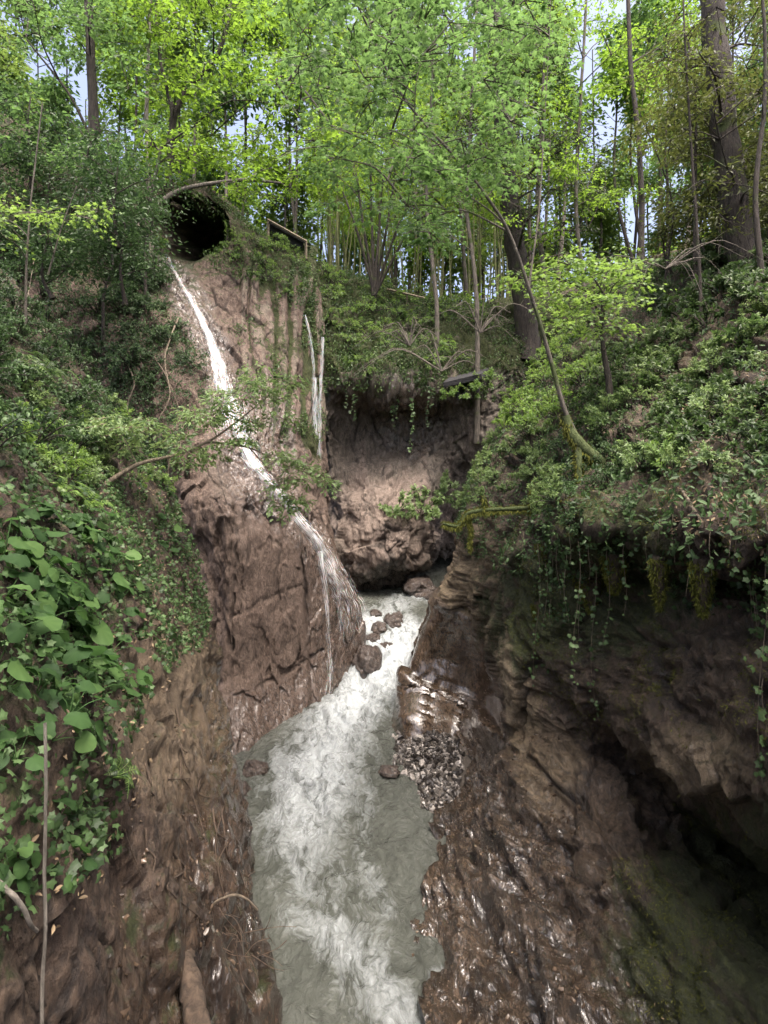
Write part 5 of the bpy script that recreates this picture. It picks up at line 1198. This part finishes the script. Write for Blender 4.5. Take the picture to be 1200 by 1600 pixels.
for k, (pts, lab) in enumerate([([(270, 715), (268, 750), (276, 785), (295, 805)], 'thin root looping down the bare ledge left of the slab'), ([(282, 500), (262, 560), (270, 620), (250, 660)], 'pale root hanging beside the upper waterfall'), ([(235, 545), (262, 585), (285, 640)], 'dry twig slanting over the left cliff'), ([(290, 575), (312, 572), (330, 590)], 'pale bent root near the foot of the upper chute'), ([(38, 600), (48, 500), (62, 400), (78, 345)], 'tall thin pale stem on the left slope'), ([(200, 560), (215, 600), (205, 640), (225, 690)], 'thin hanging vine stem on the left cliff')]):
    q = [hit(*a)[0] for a in pts]; q = [a - np.array([0, .25, 0]) for a in q if a is not None]
    stick('bare_root', lab, 'root', q, .022 * q[0][1] / 14, .010 * q[0][1] / 14, BM['twig'])
for k, (pts, fk, lab) in enumerate([
    ([(1065, 725), (1100, 690), (1120, 660), (1128, 630)], [], 'bare pale stick leaning on the right slope'), ([(1000, 610), (1040, 575), (1090, 560)], [], 'fallen pale branch across the right slope'),
    ([(1055, 765), (1075, 800), (1092, 830), (1105, 850)], [], 'brown exposed root hanging over the right ledge')]):
    q = [hit(*a, [R])[0] for a in pts]; q = [a - np.array([0, .15, -.03]) for a in q]
    stick('fallen_branch', lab, 'branch', q, .022, .012, BM['twig'])
for k in range(16):
    x0, y0 = 190 + 210 * rng.random(), 1090 + 250 * rng.random(); q = []
    for j in range(5):
        h_ = hit(x0 + j * rng.normal() * 6 + j * 7, y0 + j * (22 + 20 * rng.random()), [L])[0]
        if h_ is not None: q.append(h_ - np.array([-.03, .05, 0]))
    if len(q) > 3: stick('clinging_root', 'thin wet root clinging to the lower left bank', 'root', q, .012, .004, BM['root'])['group'] = 'thin roots clinging to the lower left bank'
# grey leafless twig masses in front of the back cliff top
for k, (a, b_, Y, spread, lab) in enumerate([(690, 560, 25.5, 130, 'leafless grey branch sweeping over the right end of the back cliff'), (750, 500, 25, 120, 'bare grey bough with fine twigs below the conifer'), (640, 520, 26, 90, 'dead grey twigs above the back overhang'), (1040, 400, 13, 160, 'bare drooping bough at the foot of the upper right trunk')]):
    f = Bag(); base = P(a, b_ + 20, Y)
    for j in range(9):
        an = rng.normal() * .9 + (math.pi if k == 3 else 0); l = spread / F * Y * (.5 + .6 * rng.random()); e = np.array([math.sin(an) * l, rng.normal() * .4, math.cos(an) * l * .45 + .2])
        pp = smooth_path([(0, 0, 0), e * .5 + np.array([0, 0, .2 * l]), e - UP * .15 * l], 10); f.tube(pp, np.linspace(.035, .008, 10) * (Y / 25), 5)
        for i in range(7):
            s_ = pp[2 + i]; g = s_ + rnd(1)[0] * np.array([.5, .3, .3]) * (Y / 25) - UP * .25 * (Y / 25); f.tube(smooth_path([s_, (s_ + g) / 2 + UP * .06, g], 5), np.linspace(.010, .004, 5) * (Y / 25), 3)
    o = f.build('bare_branch', BM['grey']); o.location = base; tag(o, lab, 'branch')
# ================================================================== CAMERA, LIGHT
cam = bpy.data.cameras.new('camera'); co = bpy.data.objects.new('camera', cam); COL.objects.link(co)
co.location = (0, 0, 0); co.rotation_euler = (math.pi / 2, 0, 0)
cam.sensor_fit = 'VERTICAL'; cam.sensor_height = 36; cam.lens = F / 1600 * 36
cam.shift_y = -100 / 1600; cam.clip_start = .05; cam.clip_end = 2000
S.camera = co
w = bpy.data.worlds.new('World'); S.world = w; w.use_nodes = True
nt = w.node_tree; nt.nodes.clear(); N_ = NT(nt)
SUN_EL, SUN_AZ = math.radians(72), math.radians(150)      # azimuth from +Y towards +X
sky = N_('ShaderNodeTexSky', sky_type='NISHITA', sun_disc=False, sun_elevation=SUN_EL, sun_rotation=SUN_AZ, air_density=.5, dust_density=10.0, ozone_density=.3, altitude=300)
bg = N_('ShaderNodeBackground', {0: sky.outputs[0], 1: .15})
N_('ShaderNodeOutputWorld', {0: bg.outputs[0]})
sun = bpy.data.lights.new('sun', 'SUN'); sun.energy = .7; sun.angle = math.radians(18); sun.color = (1, .96, .88)
so = bpy.data.objects.new('sun', sun); COL.objects.link(so)
d = Vector((math.sin(SUN_AZ) * math.cos(SUN_EL), math.cos(SUN_AZ) * math.cos(SUN_EL), math.sin(SUN_EL)))
so.rotation_euler = (-d).to_track_quat('-Z', 'Y').to_euler()
S.view_settings.view_transform = 'Standard'; S.view_settings.look = 'None'; S.view_settings.gamma = 1
S.view_settings.exposure = 2.15
S.render.engine = 'CYCLES'
c = S.cycles
c.max_bounces = 7; c.diffuse_bounces = 4; c.glossy_bounces = 2; c.transmission_bounces = 4; c.transparent_max_bounces = 12
c.caustics_reflective = False; c.caustics_refractive = False
c.use_denoising = True; c.use_adaptive_sampling = True; c.adaptive_threshold = .015
c.sample_clamp_indirect = 6
S.render.film_transparent = False
